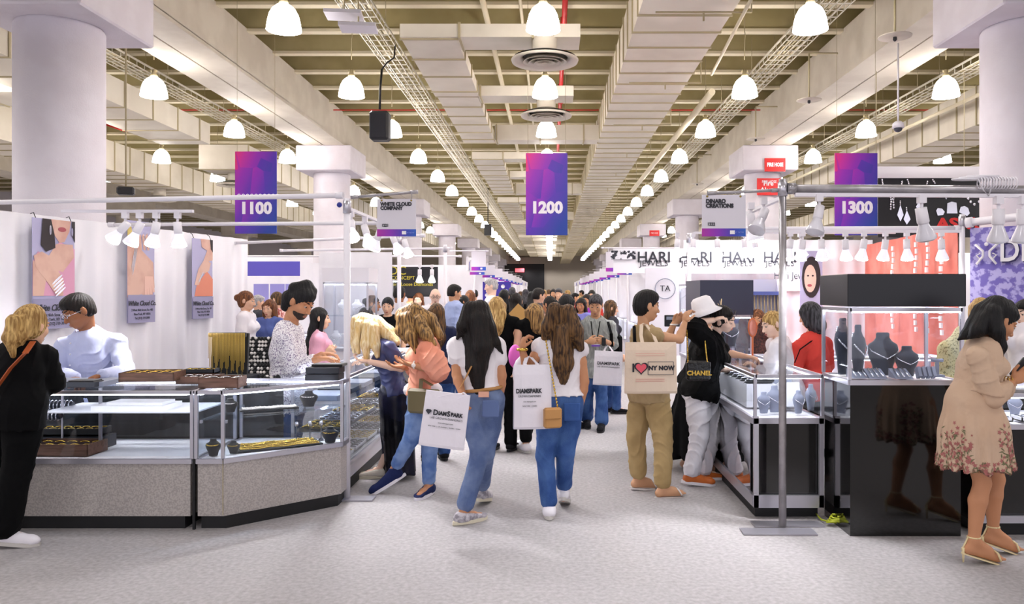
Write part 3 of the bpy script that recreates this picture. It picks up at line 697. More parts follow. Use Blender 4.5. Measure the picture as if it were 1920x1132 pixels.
# ---- right counters ----
R1 = showcase('jewelry_showcase', [(1.49,5.76),(1.98,5.76),(1.98,7.66),(1.49,7.66)], .085,.735,1.05, 'silver framed showcase with mirrored side along the right aisle', M_gblk, sides=(0,1,3))
MB().bx(1.478,1.486,5.86,7.6,.17,.69).build('mirror_side', M_mirror, R1)
f = MB()
f.bx(1.475,1.51,5.735,5.765,.085,.75); f.bx(1.95,1.985,5.735,5.765,.085,.75); f.bx(1.475,1.985,5.735,5.765,.695,.735); f.bx(1.475,1.985,5.735,5.765,.085,.175)
f.bx(1.47,1.492,5.76,7.66,.09,.17); f.bx(1.47,1.492,5.76,7.66,.69,.735); f.bx(1.47,1.492,7.62,7.66,.09,.735)
f.build('silver_trim', M_alu, R1)
T2 = showcase('tower_showcase', [(1.47,7.72),(1.96,7.72),(1.96,8.5),(1.47,8.5)], .085,.735,1.43, 'glass tower showcase with navy header behind the woman in a white hat', M_gblk, top=False, shelf=1.1)
MB().bx(1.455,1.975,7.70,8.52,1.43,1.77).build('header_box', M_hdr2, T2)
T1 = showcase('tower_showcase', [(2.02,5.34),(2.78,5.34),(2.78,5.85),(2.02,5.85)], .0,1.06,1.545, 'tall black tower showcase with black header and necklace busts inside', M_gblk, top=False)
MB().bx(2.0,2.80,5.32,5.87,1.555,1.775,bev=.004).build('header_box', M_hdr, T1)
R3 = showcase('jewelry_showcase', [(2.86,5.36),(4.7,5.36),(4.7,6.0),(2.86,6.0)], .09,.757,.963, 'low black showcase at the right edge behind the floral dress woman', M_gblk)
MB().bx(2.85,4.7,5.335,5.36,.09,.14).build('silver_trim', M_alu, R3)
# right back counters
showcase('jewelry_showcase', [(2.0,7.9),(4.0,7.9),(4.0,8.35),(2.0,8.35)], .085,.7,1.0, 'white back counter in the right booth under the red curtain', M_white)
showcase('tower_showcase', [(1.62,9.3),(2.2,9.3),(2.2,9.9),(1.62,9.9)], .085,.9,1.75, 'bright glass tower showcase left of the navy-headed tower', M_white, shelf=1.3)
# ---- curtains, banners at right ----
M_redc = mat('coral_curtain','#dd7f72',.8,col2='#d06a5c',nscale=3)
drape('curtain', (4.19,8.15),(4.62,12.4), .0,2.33, M_redc, 'coral red curtain wall behind the black tower showcase', fold=.12, amp=.03)
for i, (px, y0, y1) in enumerate(((1707,449,515),(1741,460,515),(1752,449,515),(1785,440,515))):
    pass
t = thing('light_garland','string of white crystal strands on the red curtain','decoration',(4.2,8.3,1.2))
for i, y in enumerate((8.35,8.75,9.1,9.9)):
    b = MB(); x = 4.19+(y-8.15)*.1-.08
    for j in range(14): b.box((x+.01*math.sin(j),y,2.2-.075*j),(.02,.045,.055))
    b.build('crystal_strand', M_signw, t)
M_damask = mat('purple_damask','#6f62b4',.6,col2='#b4acdf',nscale=15,ndetail=4,npos=(.46,.54))
a, b = Vector((4.25,8.0)), Vector((5.35,6.95))
drape('banner', (a.x,a.y),(b.x,b.y), .6,2.30, M_damask, 'purple damask fabric banner with white DINARO lettering', cat='banner', fold=.16, amp=.012)
t = thing('banner_lettering','white DINARO letters and emblem on the purple banner','lettering',(4.4,7.8,1.9))
u3 = Vector((b.x-a.x,b.y-a.y,0)).normalized(); n3 = Vector((u3.y,-u3.x,0)); p = Vector((a.x,a.y,0))+u3*.27+n3*-.0
n3 = n3 if n3.y < 0 else -n3
M_purp = mat('letter_shadow','#2c2458',.6)
for off, m_ in ((.045,M_purp),(.05,M_signw)):
    q = p+n3*off+(u3*.012 if m_ is M_purp else Vector())
    text('DINARO', .31, (q.x,q.y,2.05-(.012 if m_ is M_purp else 0)), m_, t, right=u3, up=(0,0,1), align='LEFT', bold=.004, sx=.8, depth=.001)
q = p+n3*.05-u3*.11+Vector((0,0,.06))
e = MB()
for sgn in (-1,1):
    e.tube([q+u3*(sgn*.10)+Vector((0,0,1.98+.09)), q+u3*(sgn*.03)+Vector((0,0,1.98+.02)), q+u3*(sgn*.03)+Vector((0,0,1.98-.03)), q+u3*(sgn*.09)+Vector((0,0,1.98-.11))],.012,6)
    e.tube([q+u3*(sgn*.055)+Vector((0,0,1.98+.0)), q+u3*(sgn*.09)+Vector((0,0,1.98-.02)), q+u3*(sgn*.055)+Vector((0,0,1.98-.06))],.007,5)
e.ell(q+Vector((0,0,2.07)),.02,8); e.build('emblem', M_signw, t)
# black jewelry banner
d = 12.6; bx0,bx1,bz0,bz1 = XW(1646,d),XW(1838,d),ZW(445,d),ZW(334,d)
t = thing('jewelry_banner','large black banner with printed necklaces, earrings and rings at right','banner',(bx0,d,bz0))
MB().bx(bx0,bx1,d-.01,d+.01,bz0,bz1).build('banner_panel', mat('banner_black','#17171c',.55), t)
MB().bx(bx0-.04,bx1+.3,d-.03,d+.05,bz1,bz1+.06).bx(bx0-.3,bx1+.3,d+.2,d+.5,bz1+.06,bz1+.22).build('banner_batten', M_white, t)
MB().tube([(bx0+.1,d+.3,bz1),(bx0+.1,d+.3,6.1)],.006,5).tube([(bx1-.1,d+.3,bz1),(bx1-.1,d+.3,6.1)],.006,5).build('hanging_wires', M_seam, t)
PX = lambda px,py: (XW(px,d-.02), d-.02, ZW(py,d-.02))
def beads(pts, r, nm='printed_necklace'):
    m_ = MB(); P = [Vector(PX(*q)) for q in pts]
    for i in range(len(P)-1):
        n = max(1,int((P[i+1]-P[i]).length/(r*1.9)))
        for k in range(n): m_.ell(P[i].lerp(P[i+1],k/n),(r,.004,r),6)
    return m_.build(nm, M_silver, t)
beads([(1654,337),(1656,352),(1664,365),(1673,373),(1682,365),(1690,352),(1692,337)],.016); beads([(1671,374),(1670,396)],.018); beads([(1675,374),(1676,394)],.018)
beads([(1702,337),(1708,358),(1722,374),(1734,360),(1740,337)],.015); beads([(1749,337),(1755,346)],.015)
beads([(1811,366),(1820,378),(1827,383),(1836,378),(1840,372)],.024)
for nm, pts in (('printed_earring',[(1688,384),(1682,403),(1688,415),(1694,403)]),('printed_earring',[(1700,394),(1694,411),(1700,421),(1707,411)]),('printed_pendant',[(1722,378),(1717,388),(1723,394),(1728,387)]),
    ('printed_ring',[(1755,395),(1758,390),(1766,391),(1771,397),(1768,403),(1758,404)]),('printed_ring',[(1775,400),(1776,381),(1784,378),(1793,380),(1795,400)]),('printed_ring',[(1798,398),(1801,388),(1808,386),(1815,390),(1818,400),(1813,405)]),
    ('printed_brooch',[(1761,366),(1770,367),(1774,374),(1777,366),(1785,366),(1778,363)])):
    P = [PX(*q) for q in pts]; MB().add([(x,y,z) for x,y,z in P]+[(x,y-.006,z) for x,y,z in P],[tuple(range(len(P))),tuple(range(2*len(P)-1,len(P)-1,-1))]+[(i,(i+1)%len(P),len(P)+(i+1)%len(P),len(P)+i) for i in range(len(P))]).build(nm, M_silver, t)
beads([(1688,383),(1688,374)],.012,'printed_hook'); beads([(1700,393),(1700,386)],.012,'printed_hook')
text("ASK'S", .24, PX(1800,420), M_sign, t, bold=.01, sx=1.3)
# HARI JEWELS canvas header
d = 11.0
t = thing('letter_banner','white header banner repeating HARI JEWELS in black, right side','banner',(XW(1190,d),d,1.9))
MB().bx(XW(1150,d),XW(1535,d),d,d+.02,ZW(512,d),ZW(466,d)).build('banner_panel', mat('canvas_white','#f4f2f6',.7), t)
for px in (1226,1304,1384,1462):
    text('HARI', .215, (XW(px,d),d-.01,ZW(483,d)), M_ink, t, bold=.002, sx=.98); text('JEWELS', .112, (XW(px,d),d-.01,ZW(494,d)), M_ink, t, sx=1.1)
    # serifs of the letters
    sf = MB()
    for dx in (-.20,-.10,-.055,.05,.11,.215): sf.box((XW(px,d)+dx,d-.012,ZW(489.2,d)),(.06,.004,.006))
    sf.build('letter_serifs', M_ink, t)
MB().box((XW(1168,d),d-.02,ZW(478,d)),(.35,.02,.12)).build('sunburst_emblem', mat('damask_dark','#f0eef4',.6,col2='#2a2a35',nscale=22,npos=(.5,.56)), t)
t2 = thing('round_logo_panel','white panel with small round TA logo behind the beige vest shopper','sign',(XW(1247,10.6),10.6,1.4))
MB().bx(XW(1210,10.6),XW(1285,10.6),10.6,10.63,.8,1.98).build('panel', M_drape, t2)
MB().lathe([(.13,0),(.14,0),(.14,.01),(.13,.01),(.13,0)],(XW(1247,10.6),10.59,ZW(541,10.6)),28,R=Matrix.Rotation(PI/2,3,'X')).build('logo_ring', M_grey, t2)
text('TA',.11,(XW(1247,10.6),10.59,ZW(541,10.6)),M_ink,t2)
t3 = thing('name_panel','small white panel reading Hari Jewels near the letter banner','sign',(XW(1488,10.9),10.9,1.7))
text('Hari Jewels', .15, (XW(1488,10.9),10.9,ZW(517,10.9)), M_gray_t, t3, sx=.8)
MB().bx(XW(1465,10.9),XW(1515,10.9),10.92,10.94,ZW(545,10.9),ZW(508,10.9)).build('panel', M_drape, t3)
# poster of smiling woman, right mid
d = 9.8; t = thing('portrait_poster','pale lavender portrait poster of a smiling woman, right of the grey upright','poster',(XW(1520,d),d,1.3))
x0,x1,z0,z1 = XW(1500,d),XW(1542,d),ZW(600,d),ZW(470,d)
MB().bx(x0,x1,d,d+.01,z0,z1).build('poster_sheet', M_lav, t)
P0 = Vector((x0,d,0)); fl = lambda nm,poly,m,l: flat(t,nm,P0,Vector((1,0,0)),x1-x0,z0,z1-z0,poly,m,l,Vector((0,-1,0)))
fl('hair',ellp(.5,.62,.42,.3),M_hairp,1); fl('face',ellp(.45,.6,.27,.2),mat('poster_skin_light','#eec4b4',.6),2); fl('lips',ellp(.42,.5,.1,.02),M_lips,3)
fl('eye',ellp(.35,.64,.05,.012),M_hairp,3); fl('eye',ellp(.56,.64,.05,.012),M_hairp,3)
# white drapes and backs of right booths
drape('curtain',(1.9,11.3),(4.6,11.3),0,2.4,M_drape,'white drape across the right booth behind the letter banner')
drape('curtain',(2.2,14.3),(4.7,14.3),0,2.4,M_drape,'white drape farther down the right side, next booth')
# ---- left mid distance ----
drape('curtain',(-3.3,11.2),(-2.25,11.2),0,2.22,M_drape,'white drape behind the pink cardigan woman')
drape('curtain',(-6.5,17.5),(-3.6,17.5),0,2.3,M_drape,'white drape in the far left booth under the blue banner')
showcase('tower_showcase', [(-2.85,9.9),(-2.3,9.9),(-2.3,10.4),(-2.85,10.4)], .085,.95,1.78, 'white glass tower showcase behind the pink cardigan woman', M_white, shelf=1.35)
T=thing('header_panel','pale header box on top of the white tower showcase','header',(-2.57,10.15,1.79)); MB().bx(-2.87,-2.28,9.88,10.42,1.782,1.96).build('panel',M_white,T)
showcase('tower_showcase', [(-2.95,12.2),(-2.45,12.2),(-2.45,12.7),(-2.95,12.7)], .085,.95,1.85, 'white tower showcase before the black banner on the left', M_white, shelf=1.35)
d = 13.2; x0,x1,z0,z1 = XW(705,d),XW(821,d),ZW(556,d),ZW(500,d)
t = thing('company_banner','black CONCEPT banner with yellow Loose Diamonds lettering on the left','banner',(x0,d,z0))
MB().bx(x0,x1,d,d+.02,z0,z1).build('banner_panel', mat('banner_black2','#17161c',.5), t)
M_yel = mat('yellow_print','#c8b83c',.5)
text('CONCEPT',.085,(XW(756,d),d-.01,ZW(521,d)),M_yel,t,bold=.001); text('Dealer • Loose Diamonds',.078,(XW(766,d),d-.01,ZW(533,d)),M_yel,t,bold=.001)
text('DC',.2,(XW(746,d),d-.01,ZW(508,d)),M_yel,t,name='logo')
for i, px in enumerate((787,810)): track_bulb((XW(px,12.9),12.9,ZW(497,12.9)),(0,-.1,-1),'small white bulb before the black banner, %s one'%('left','right')[i],power=BULB_W*.6)
d = 16; t = thing('company_banner','long violet blue banner at the back left over the shoppers','banner',(XW(455,d),d,2))
MB().bx(XW(450,d),XW(562,d),d,d+.02,ZW(517,d),ZW(490,d)).build('banner_panel', mat('violet_panel','#5a52b8',.5), t)
text('Jewelry',.2,(XW(492,d),d-.01,ZW(503,d)),M_signw,t,shear=.3,sx=1.1) if False else None
for i,(a_,b_,lb) in enumerate(((472,500,'left'),(503,530,'middle'),(532,560,'right'))):
    MB().bx(XW(a_,d),XW(b_,d),d+.1,d+.12,ZW(575,d),ZW(532,d)).build('violet_backdrop', mat('violet_light','#9a94d8',.5), loc=(XW(a_,d),d,ZW(575,d)), label='violet display panel under the long banner, %s one'%lb, cat='panel')
showcase('jewelry_showcase', [(-5.9,12.6),(-3.2,12.6),(-3.2,13.1),(-5.9,13.1)], .085,.6,1.0, 'distant white counter behind the bearded man', M_white)
pipe((-6.2,15.9,2.38),(-1.8,15.9,2.38),.02,'far white pipe above the violet banner')
# star banner
d = 19; x0,x1,z0,z1 = XW(905,d),XW(958,d),ZW(575,d),ZW(528,d); t = thing('dotted_banner','deep violet banner with white round dots by the left aisle','banner',(x0,d,z0))
MB().bx(x0,x1,d,d+.02,z0,z1).build('banner_panel', mat('violet_deep','#3a2c9a',.5), t)
for i in range(11):
    a_ = i*.62+.3; r_ = .13+.03*(i%3); MB().lathe([(.0,0),(.035+.012*(i%2),0),(.035+.012*(i%2),.004)],(x0+(x1-x0)*(.5+.36*math.cos(a_)),d-.006,z0+(z1-z0)*(.55+.33*math.sin(a_))),14,R=Matrix.Rotation(PI/2,3,'X')).build('white_dot',M_signw,t)
# ---- generic booths receding ----
rng = random.Random(3)
for k in range(14):
    y = 16.6+3.05*k
    for s_, side in ((-1,'left'),(1,'right')):
        if y > 58: continue
        nm = ordn[k]
        x = s_*1.75
        if not (s_ < 0 and k == 0):
            drape('curtain',(x if s_<0 else x, y+1.4),(s_*4.6, y+1.4),0,2.38,M_drape,'white dividing drape, %s booth down the %s side'%(nm,side),fold=.1)
        t = thing('booth_header','white valance board over the %s receding booth on the %s'%(nm,side),'header',(x,y,2.2),group='white boards along the receding booths')
        MB().bx(x-.02,x+.02,y-.1,y+2.6,2.10,2.40).build('header_board', M_white, t)
        MB().tube([(x,y+1.35,0),(x,y+1.35,2.4)],.025,8).build('upright', M_white, t)
        if k % 2 == 0: MB().bx(x-.025*s_-.004,x-.025*s_+.004,y+.1,y+.9,2.12,2.3).build('violet_label', mat('violet_panel'), t)
        if k < 8:
            cx_ = s_*1.55; sp = cx_*F/y+VX; sw = .31*F/y; zt_ = 2.33; py_ = VY-(zt_-CAMZ)*F/y
            company_sign(sp-sw/2, sp+sw/2, py_, py_+sw*1.0, y, None, '', 'white hanging booth sign with violet band, %s down the %s aisle edge'%(nm,side), 2.39, detail=False, group='company signs down the aisle')
            MB().tube([(x,y,2.395),(s_*1.36,y,2.395)],.01,6).build('sign_rod', M_pole, t)
        if k < 9:
            showcase('jewelry_showcase', [(min(s_*1.81,s_*2.3),y),(max(s_*1.81,s_*2.3),y),(max(s_*1.81,s_*2.3),y+2.3),(min(s_*1.81,s_*2.3),y+2.3)], .08,.5,1.0, 'white glass counter along the %s aisle edge, %s receding booth'%(side,nm), M_white, shelf=None, led=k<4)
company_sign(884,911,470,507,15.2,None,'','white hanging booth sign with violet band, nearest of the far left signs',2.45,detail=False); pipe((-1.95,15.2,2.45),(-1.2,15.2,2.45),.012,'short far rod holding a white sign, left')
company_sign(1136,1166,472,509,14.2,None,'','white hanging booth sign with violet band beside the letter banner',2.45,detail=False); pipe((2.3,14.2,2.45),(.9,14.2,2.45),.012,'short far rod holding a white sign, right')
drape('curtain',(-4.72,18.6),(-4.72,60),0,2.4,M_drape,'white drape backing all the far left booths',fold=.3,amp=.03)
drape('curtain',(4.78,14.5),(4.78,60),0,2.4,M_drape,'white drape backing all the far right booths',fold=.3,amp=.03)
drape('curtain',(-13,21),(-5.2,21),0,2.6,M_drape,'white drape across the aisle beyond the left columns',fold=.3,amp=.04)
drape('curtain',(6.2,19),(14,19),0,2.6,M_drape,'white drape across the aisle beyond the right columns',fold=.3,amp=.04)
for i,(x,y) in enumerate(((2.7,10.5),(3.1,13),(-2.6,14.5))):  # bare area fill added to brighten the booths, no fixture hangs there
    l = bpy.data.lights.new('booth_fill_light','AREA'); l.energy = 45; l.size = 1.2; l.size_y=.2; l.shape='RECTANGLE'; l.color=(.96,.96,1)
    o = bpy.data.objects.new('booth_fill_light',l); sc.collection.objects.link(o); o.location=(x,y,2.5)

# cable coil and hook rings resting on the front pipes
g = MB(); p = Vector((XW(1815,5.44),5.44,2.40))
for j in range(3):
    g.tube([p+Vector((.11*math.cos(k*PI/8)+.05*j,.035*math.sin(k*PI/8),.028+.010*j)) for k in range(17)],.007,5)
g.tube([p+Vector((.05,-.035,.03)),p+Vector((.08,-.045,-.05)),p+Vector((.12,-.04,-.09)),p+Vector((.15,-.035,.0))],.005,5)
g.build('cable_coil', M_white, loc=p, label='coiled white cable lying on the thick grey pipe at right', cat='cable')
g = MB(); p = Vector((XW(1870,5.42),5.42,2.40))
for k in range(13): g.tube([p+Vector((-.12+.02*k,.034*math.cos(a),.0+.040*math.sin(a))) for a in [q*PI/5 for q in range(11)]],.005,5)
g.build('spiral_cable', M_white, loc=p, label='grey spiral cable wound on the pipe over the purple banner', cat='cable')
for i in range(10):
    p = Vector((XW(448+8*i,6.46),6.46,2.43)); MB().tube([p+Vector((.014*math.cos(a),0,.018*math.sin(a)+.006)) for a in [q*PI/6 for q in range(13)]],.003,5).build('hook_ring', M_white, loc=p, label='small white hook ring on the left front pipe by the 1100 banner', cat='ring', group='hook rings on the left front pipe')
p = W(236,358,11.0); t = thing('ceiling_projector','small dark fixture hanging under the ceiling beyond the left column','fixture',p)
MB().box(p,(.22,.16,.11),rz=.4,bev=.02).build('fixture_body',M_dark,t); MB().tube([p,p+Vector((0,0,3.35))],.012,6).build('rod',M_seam,t)
# ================================================================ JEWELLERY AND THINGS ON THE COUNTERS
def bust(p, h, label, body=None, chain=None, rz=0, wide=1.0, group=None, style='V'):
    p = Vector(p); t = thing('necklace_bust', label, 'jewelry bust', p, group=group); s = h/.22
    R = Matrix.Rotation(rz,3,'Z')
    pr = [(0,0),(.042,0),(.045,.01),(.052,.05),(.07,.10),(.078,.135),(.07,.16),(.045,.178),(.033,.195),(.033,.215),(.028,.222),(0,.222)]
    MB().lathe([(r*s*wide,z*s) for r,z in pr], p, 24, sy=.6, R=R).build('bust_body', body or M_bust, t)
    if chain is not None:
        q = []
        for i in range(25):
            a = -PI*.5+ (i-12)/12*PI*.8; u = (i-12)/12
            z = .185-(.095 if style=='V' else .045)*(1-abs(u)**(1.0 if style=='V' else 2))
            rr = .036+.045*min(1,max(0,(.19-z)/.06))
            q.append(p+R@Vector((rr*s*wide*math.cos(a)*.95, (rr*.6*wide+.006)*s*math.sin(a), z*s)))
        c = MB()
        if style == 'bead':
            for a_ in q: c.ell(a_, .0085*s, 7)
        else: c.tube(q, .003*s, 6); [c.ell(a_, .0048*s, 5) for a_ in q[::1]]
        c.build('necklace', chain, t)
    return t
def tray(p, w_, d_, h, label, out, inn, rows=3, cols=5, item=None, rz=0, kind='ring', group=None, tilt=0):
    p = Vector(p); t = thing('jewelry_tray', label, 'tray', p, rz, group=group)
    b = MB(); th = .008
    R = lambda mb: mb
    b.box((0,0,th/2),(w_,d_,th)); 
    for sx in (-1,1): b.box((sx*(w_/2-th/2),0,h/2),(th,d_,h))
    for sy in (-1,1): b.box((0,sy*(d_/2-th/2),h/2),(w_,th,h))
    b.build('tray_box', out, t, world=False)
    f = MB().box((0,0,h*.55),(w_-2*th,d_-2*th,.006))
    for r in range(1,rows): f.box((0,-d_/2+r*d_/rows,h*.7),(w_-2*th,.005,h*.5))
    f.build('tray_lining', inn, t, world=False)
    m_ = MB(); rr = random.Random(label)
    for r in range(rows):
        for c in range(cols):
            x = -w_/2+(c+.5)*w_/cols; y = -d_/2+(r+.5)*d_/rows; a = min(w_/cols,d_/rows)*.42
            pts = [(x+a*math.cos(k*PI/5), y+a*.35*math.sin(k*PI/5)+a*.1, h*.62+a*.55*(1+math.sin(k*PI/5))*.5) for k in range(11)]
            m_.tube(pts, a*.16, 5, cap=False)
    m_.build('bangles' if kind=='bangle' else 'rings', item or M_gold, t, world=False)
    if tilt: t.rotation_euler = (tilt,0,rz)
    return t
# on the left counter top (z = .965)
zt = .967
def on(px, d): return (XW(px,d), d, zt)
gb = MB().box((-3.60,5.86,zt+.018),(.70,.30,.034),rz=.03); gb.build('flat_case', M_grey, loc=(-3.60,5.86,zt), label='flat blue-grey case lying under the big walnut tray', cat='case')
tray((-3.0-.0-.0,5.84,zt+.002) if False else (XW(287,5.84),5.84,zt+.037), .38,.26,.065, 'large walnut tray of gold bangles on the grey case, left counter', M_wood, M_woodin, 3, 5, M_gold, rz=.12, kind='bangle', group='bangle trays on the left counter')
tray((XW(376,5.98),5.98,zt+.002), .28,.22,.055, 'middle walnut tray of bangles behind the front small tray', M_wood, M_woodin, 2, 4, M_silver, rz=.05, kind='bangle', group='bangle trays on the left counter')
tray((XW(418,5.70),5.70,zt+.002), .28,.18,.075, 'dark small walnut tray at the counter corner, front', M_wood, M_woodin, 2, 3, M_silver, rz=.04, kind='bangle', group='bangle trays on the left counter')
tray((XW(378,6.2),6.2,zt+.05), .24,.12,.035, 'black tray with a gold row behind the walnut trays', M_box, M_woodin, 1, 5, M_gold)
MB().box((XW(378,6.2),6.2,zt+.024),(.25,.14,.046)).build('tray_stand', M_box, loc=(XW(378,6.2),6.2,zt), label='black block under the tray with a gold row', cat='block')
t = thing('ring_box','small open black box between the hands of the man with glasses','box',(XW(160,5.72),5.72,zt))
MB().box((XW(160,5.72),5.72,zt+.022),(.20,.13,.042),bev=.004).build('box_body', M_box, t); MB().box((XW(160,5.72),5.72,zt+.046),(.18,.11,.008)).build('lining', M_bustb, t)
for i,(z,w_,px,lb) in enumerate(((.0,.26,609,'bottom'),(.052,.26,610,'middle'))):
    MB().box((XW(px,6.18),6.18,zt+z+.026),(w_,.17,.048),bev=.004).build('jewelry_box', M_box, loc=(XW(px,6.18),6.18,zt+z), label='charcoal jewelry box beside the bearded man, %s of the stack'%lb, cat='box', group='charcoal boxes by the bearded man')
MB().box((XW(618,6.2),6.2,zt+.116),(.24,.15,.018),rx=0.0).build('box_lid', M_bustb, loc=(XW(618,6.2),6.2,zt+.105), label='black open lid lying on the charcoal boxes', cat='lid')
MB().box((XW(205,6.05),6.05,zt+.01),(.0001+.16,.1,.02)).build('notepad', M_box, loc=(XW(205,6.05),6.05,zt), label='dark notepad behind the grey case', cat='notepad')
# inside A
ax = lambda px,d: XW(px,d)
for i,(z,y) in enumerate(((.715,5.80),(.71+.06,5.95))):
    t = thing('bangle_roll','dark velvet roll of silver bangles, %s row on the upper left shelf'%('front','rear')[i],'display roll',(-3.95,y,z))
    MB().tube([(-4.4,y,z+.03),(-3.6,y,z+.03)],.024,12).build('velvet_roll', M_bust, t)
    s_ = MB(); x = -4.38
    while x < -3.6:
        s_.tube([(x+.006*math.sin(k*.3),y+.036*math.cos(k*PI/5),z+.03+.036*math.sin(k*PI/5)) for k in range(11)],.0045,5,cap=False); x += .028
    s_.build('silver_bangles', M_silver, t)
tray((ax(130,5.95),5.95,.585), .55,.16,.05,'black tray of gold bangles on the middle left shelf',M_bustb,M_woodin,2,8,M_gold,kind='bangle')
MB().box((ax(130,5.95),5.95,.53),(.6,.2,.09)).build('tray_stand', M_box, loc=(ax(130,5.95),5.95,.49), label='black riser under the middle shelf tray in the left counter', cat='block')
tray((ax(125,5.72),5.72,.486), .46,.24,.085,'walnut tray of bangles on the white floor of the left counter',M_wood,M_woodin,2,5,M_gold,rz=-.03,kind='bangle',group='bangle trays on the left counter')
MB().box((ax(265,5.8),5.8,.845),(.001+.4,.2,.02)).build('white_board', M_deck, loc=(-3.0,5.8,.835), label='white stepped board on the riser in the left counter', cat='board')
# inside B
bz = .765
bust((ax(432,5.85),5.85,bz),.10,'low black bust with a pearl necklace at left on the corner shelf',M_bustb,M_pearl,style='bead',wide=1.6)
bust((ax(579,6.13),6.13,bz),.12,'low black bust with pearls in the middle of the corner shelf',M_bustb,M_pearl,style='bead',wide=1.7)
bust((ax(619,6.12),6.12,.488),.12,'low black bust with a thick gold chain at the right of the corner case',M_bustb,M_gold,style='bead',wide=1.6)
bust((ax(400,5.62),5.62,.488),.12,'low black bust with gold chain at the left front of the corner case',M_bustb,M_gold,style='bead',wide=1.3)
bust((ax(438,5.70),5.70,.488),.09,'small low black bust with gold links beside the flat chain tray',M_bustb,M_gold,style='bead',wide=1.5)
def chain_pad(p, w_, d_, label, chain=M_gold, rz=.0, n=6, tilt=0):
    t = thing('chain_pad', label, 'display pad', p, rz)
    MB().box((0,0,.006),(w_,d_,.012)).build('velvet_pad', M_bustb, t, world=False)
    b = MB(); rr = random.Random(label)
    for i in range(n):
        x0 = -w_/2*.9; ph = rr.uniform(0,6); y0 = -d_/2+(i+.5)*d_/n
        q = [(x0+w_*.9*k/24, y0+.012*math.sin(k*.7+ph), .018) for k in range(25)]
        b.tube(q,.0055,5); [b.ell(v,.008,5) for v in q[::2]]
    b.build('chains', chain, t, world=False); t.rotation_euler = (tilt,0,rz); return t
chain_pad((ax(520,5.98),5.98,.487),.62,.26,'black pad of gold chains on the floor of the corner case',rz=.55,n=6)
chain_pad((ax(505,5.98),5.98,.763),.42,.1,'long pad of pearl strands on the corner case shelf',M_pearl,rz=.45,n=3)
for i,(px,d) in enumerate(((556,6.16),(581,6.2),(602,6.22))):
    p = Vector((ax(px,d),d,.487)); t = thing('earring_stand','slim black earring stand, %s of three in the corner case'%('left','middle','right')[i],'stand',p,group='earring stands in the corner case')
    MB().lathe([(0,0),(.022,0),(.02,.008),(.004,.02),(.004,.12)],p,12).build('stand',M_bust,t); MB().ell(p+Vector((0,0,.135)),(.016,.006,.02),10).build('earring',M_silver,t)
# inside C
k = 0
for lvl, z in (('upper',.757),('middle',.509),('lower',.26)):
    for i in range(7):
        y = 6.65+.46*i
        if lvl == 'upper' and i < 5:
            MB().box((-1.90,y,z+.025),(.30,.36,.045),bev=.004).build('display_box', M_box if i%2 else M_grey, loc=(-1.90,y,z), label='dark flat box on the upper shelf of the aisle counter, %s from the front'%ordn[i], cat='box', group='flat boxes on the aisle counter shelf')
        elif lvl == 'middle' and i < 6:
            tray((-1.89,y,z),.34,.38,.03,'slate ring tray on the middle shelf of the aisle counter, %s from front'%ordn[i],M_grey if i%3 else M_box,M_bust,4,4,M_silver if i%2 else M_gold,group='ring trays in the aisle counter')
        elif lvl == 'lower':
            tray((-1.89,y,z),.36,.40,.03,'white ring tray at the bottom of the aisle counter, %s from front'%ordn[i],M_deck,M_deck,5,5,M_bust if i%2 else M_gold,group='ring trays in the aisle counter')
# tassel stand
p = Vector((XW(430,6.55),6.55,.97)); t = thing('tassel_stand','black display stand hung with long gold fringe necklaces','necklace stand',p)
MB().box((p.x,p.y+.02,p.z+.17),(.30,.03,.34),rx=-.12).build('backboard', M_bustb, t)
MB().tube([(p.x-.15,p.y-.03,p.z+.33),(p.x+.15,p.y-.03,p.z+.33)],.02,10).build('top_bar', M_bustb, t)
g = MB(); rr = random.Random(5)
for i in range(44):
    x = p.x-.148+.296*i/43; l = .17+.13*abs(math.sin(i*.5))+.06*rr.random()
    g.tube([(x,p.y-.055,p.z+.345),(x,p.y-.057,p.z+.345-l)],.0021,4)
g.build('gold_fringe', mat('fringe_gold','#e0bc5c',.45,metal=.2), t)
MB().box((XW(430,6.5),6.55,.94),(.4,.25,.05)).build('display_block', M_box, loc=(p.x,6.55,.915), label='dark block under the gold fringe stand', cat='block')
p = Vector((XW(487,6.75),6.75,.9)); t = thing('bead_stand','stand crowded with black and white bead necklaces','necklace stand',p)
MB().box((p.x,p.y+.03,p.z+.18),(.2,.03,.36)).build('backboard', M_bustb, t)
b = MB(); w2 = MB()
for i in range(9):
    for j in range(12):
        q = (p.x-.11+.027*i+.006*math.sin(j), p.y-.01-.004*j, p.z+.36-.032*j)
        (b if (i+j+rr.randint(0,1))%2 else w2).ell(q,.014,6)
for i in range(26): (b if i%3 else w2).ell((p.x-.1+.25*rr.random()+.06,p.y-.16+.1*rr.random(),.925+.02*rr.random()),.02,6)
b.build('black_beads', M_bustb, t); w2.build('white_beads', M_pearl, t)
showcase('side_table', [(-2.95,6.5),(-2.45,6.5),(-2.45,6.95),(-2.95,6.95)], .05,.88,.90,'black draped side table holding the bead stand',M_bdrape,led=False,top=False,cat='table')
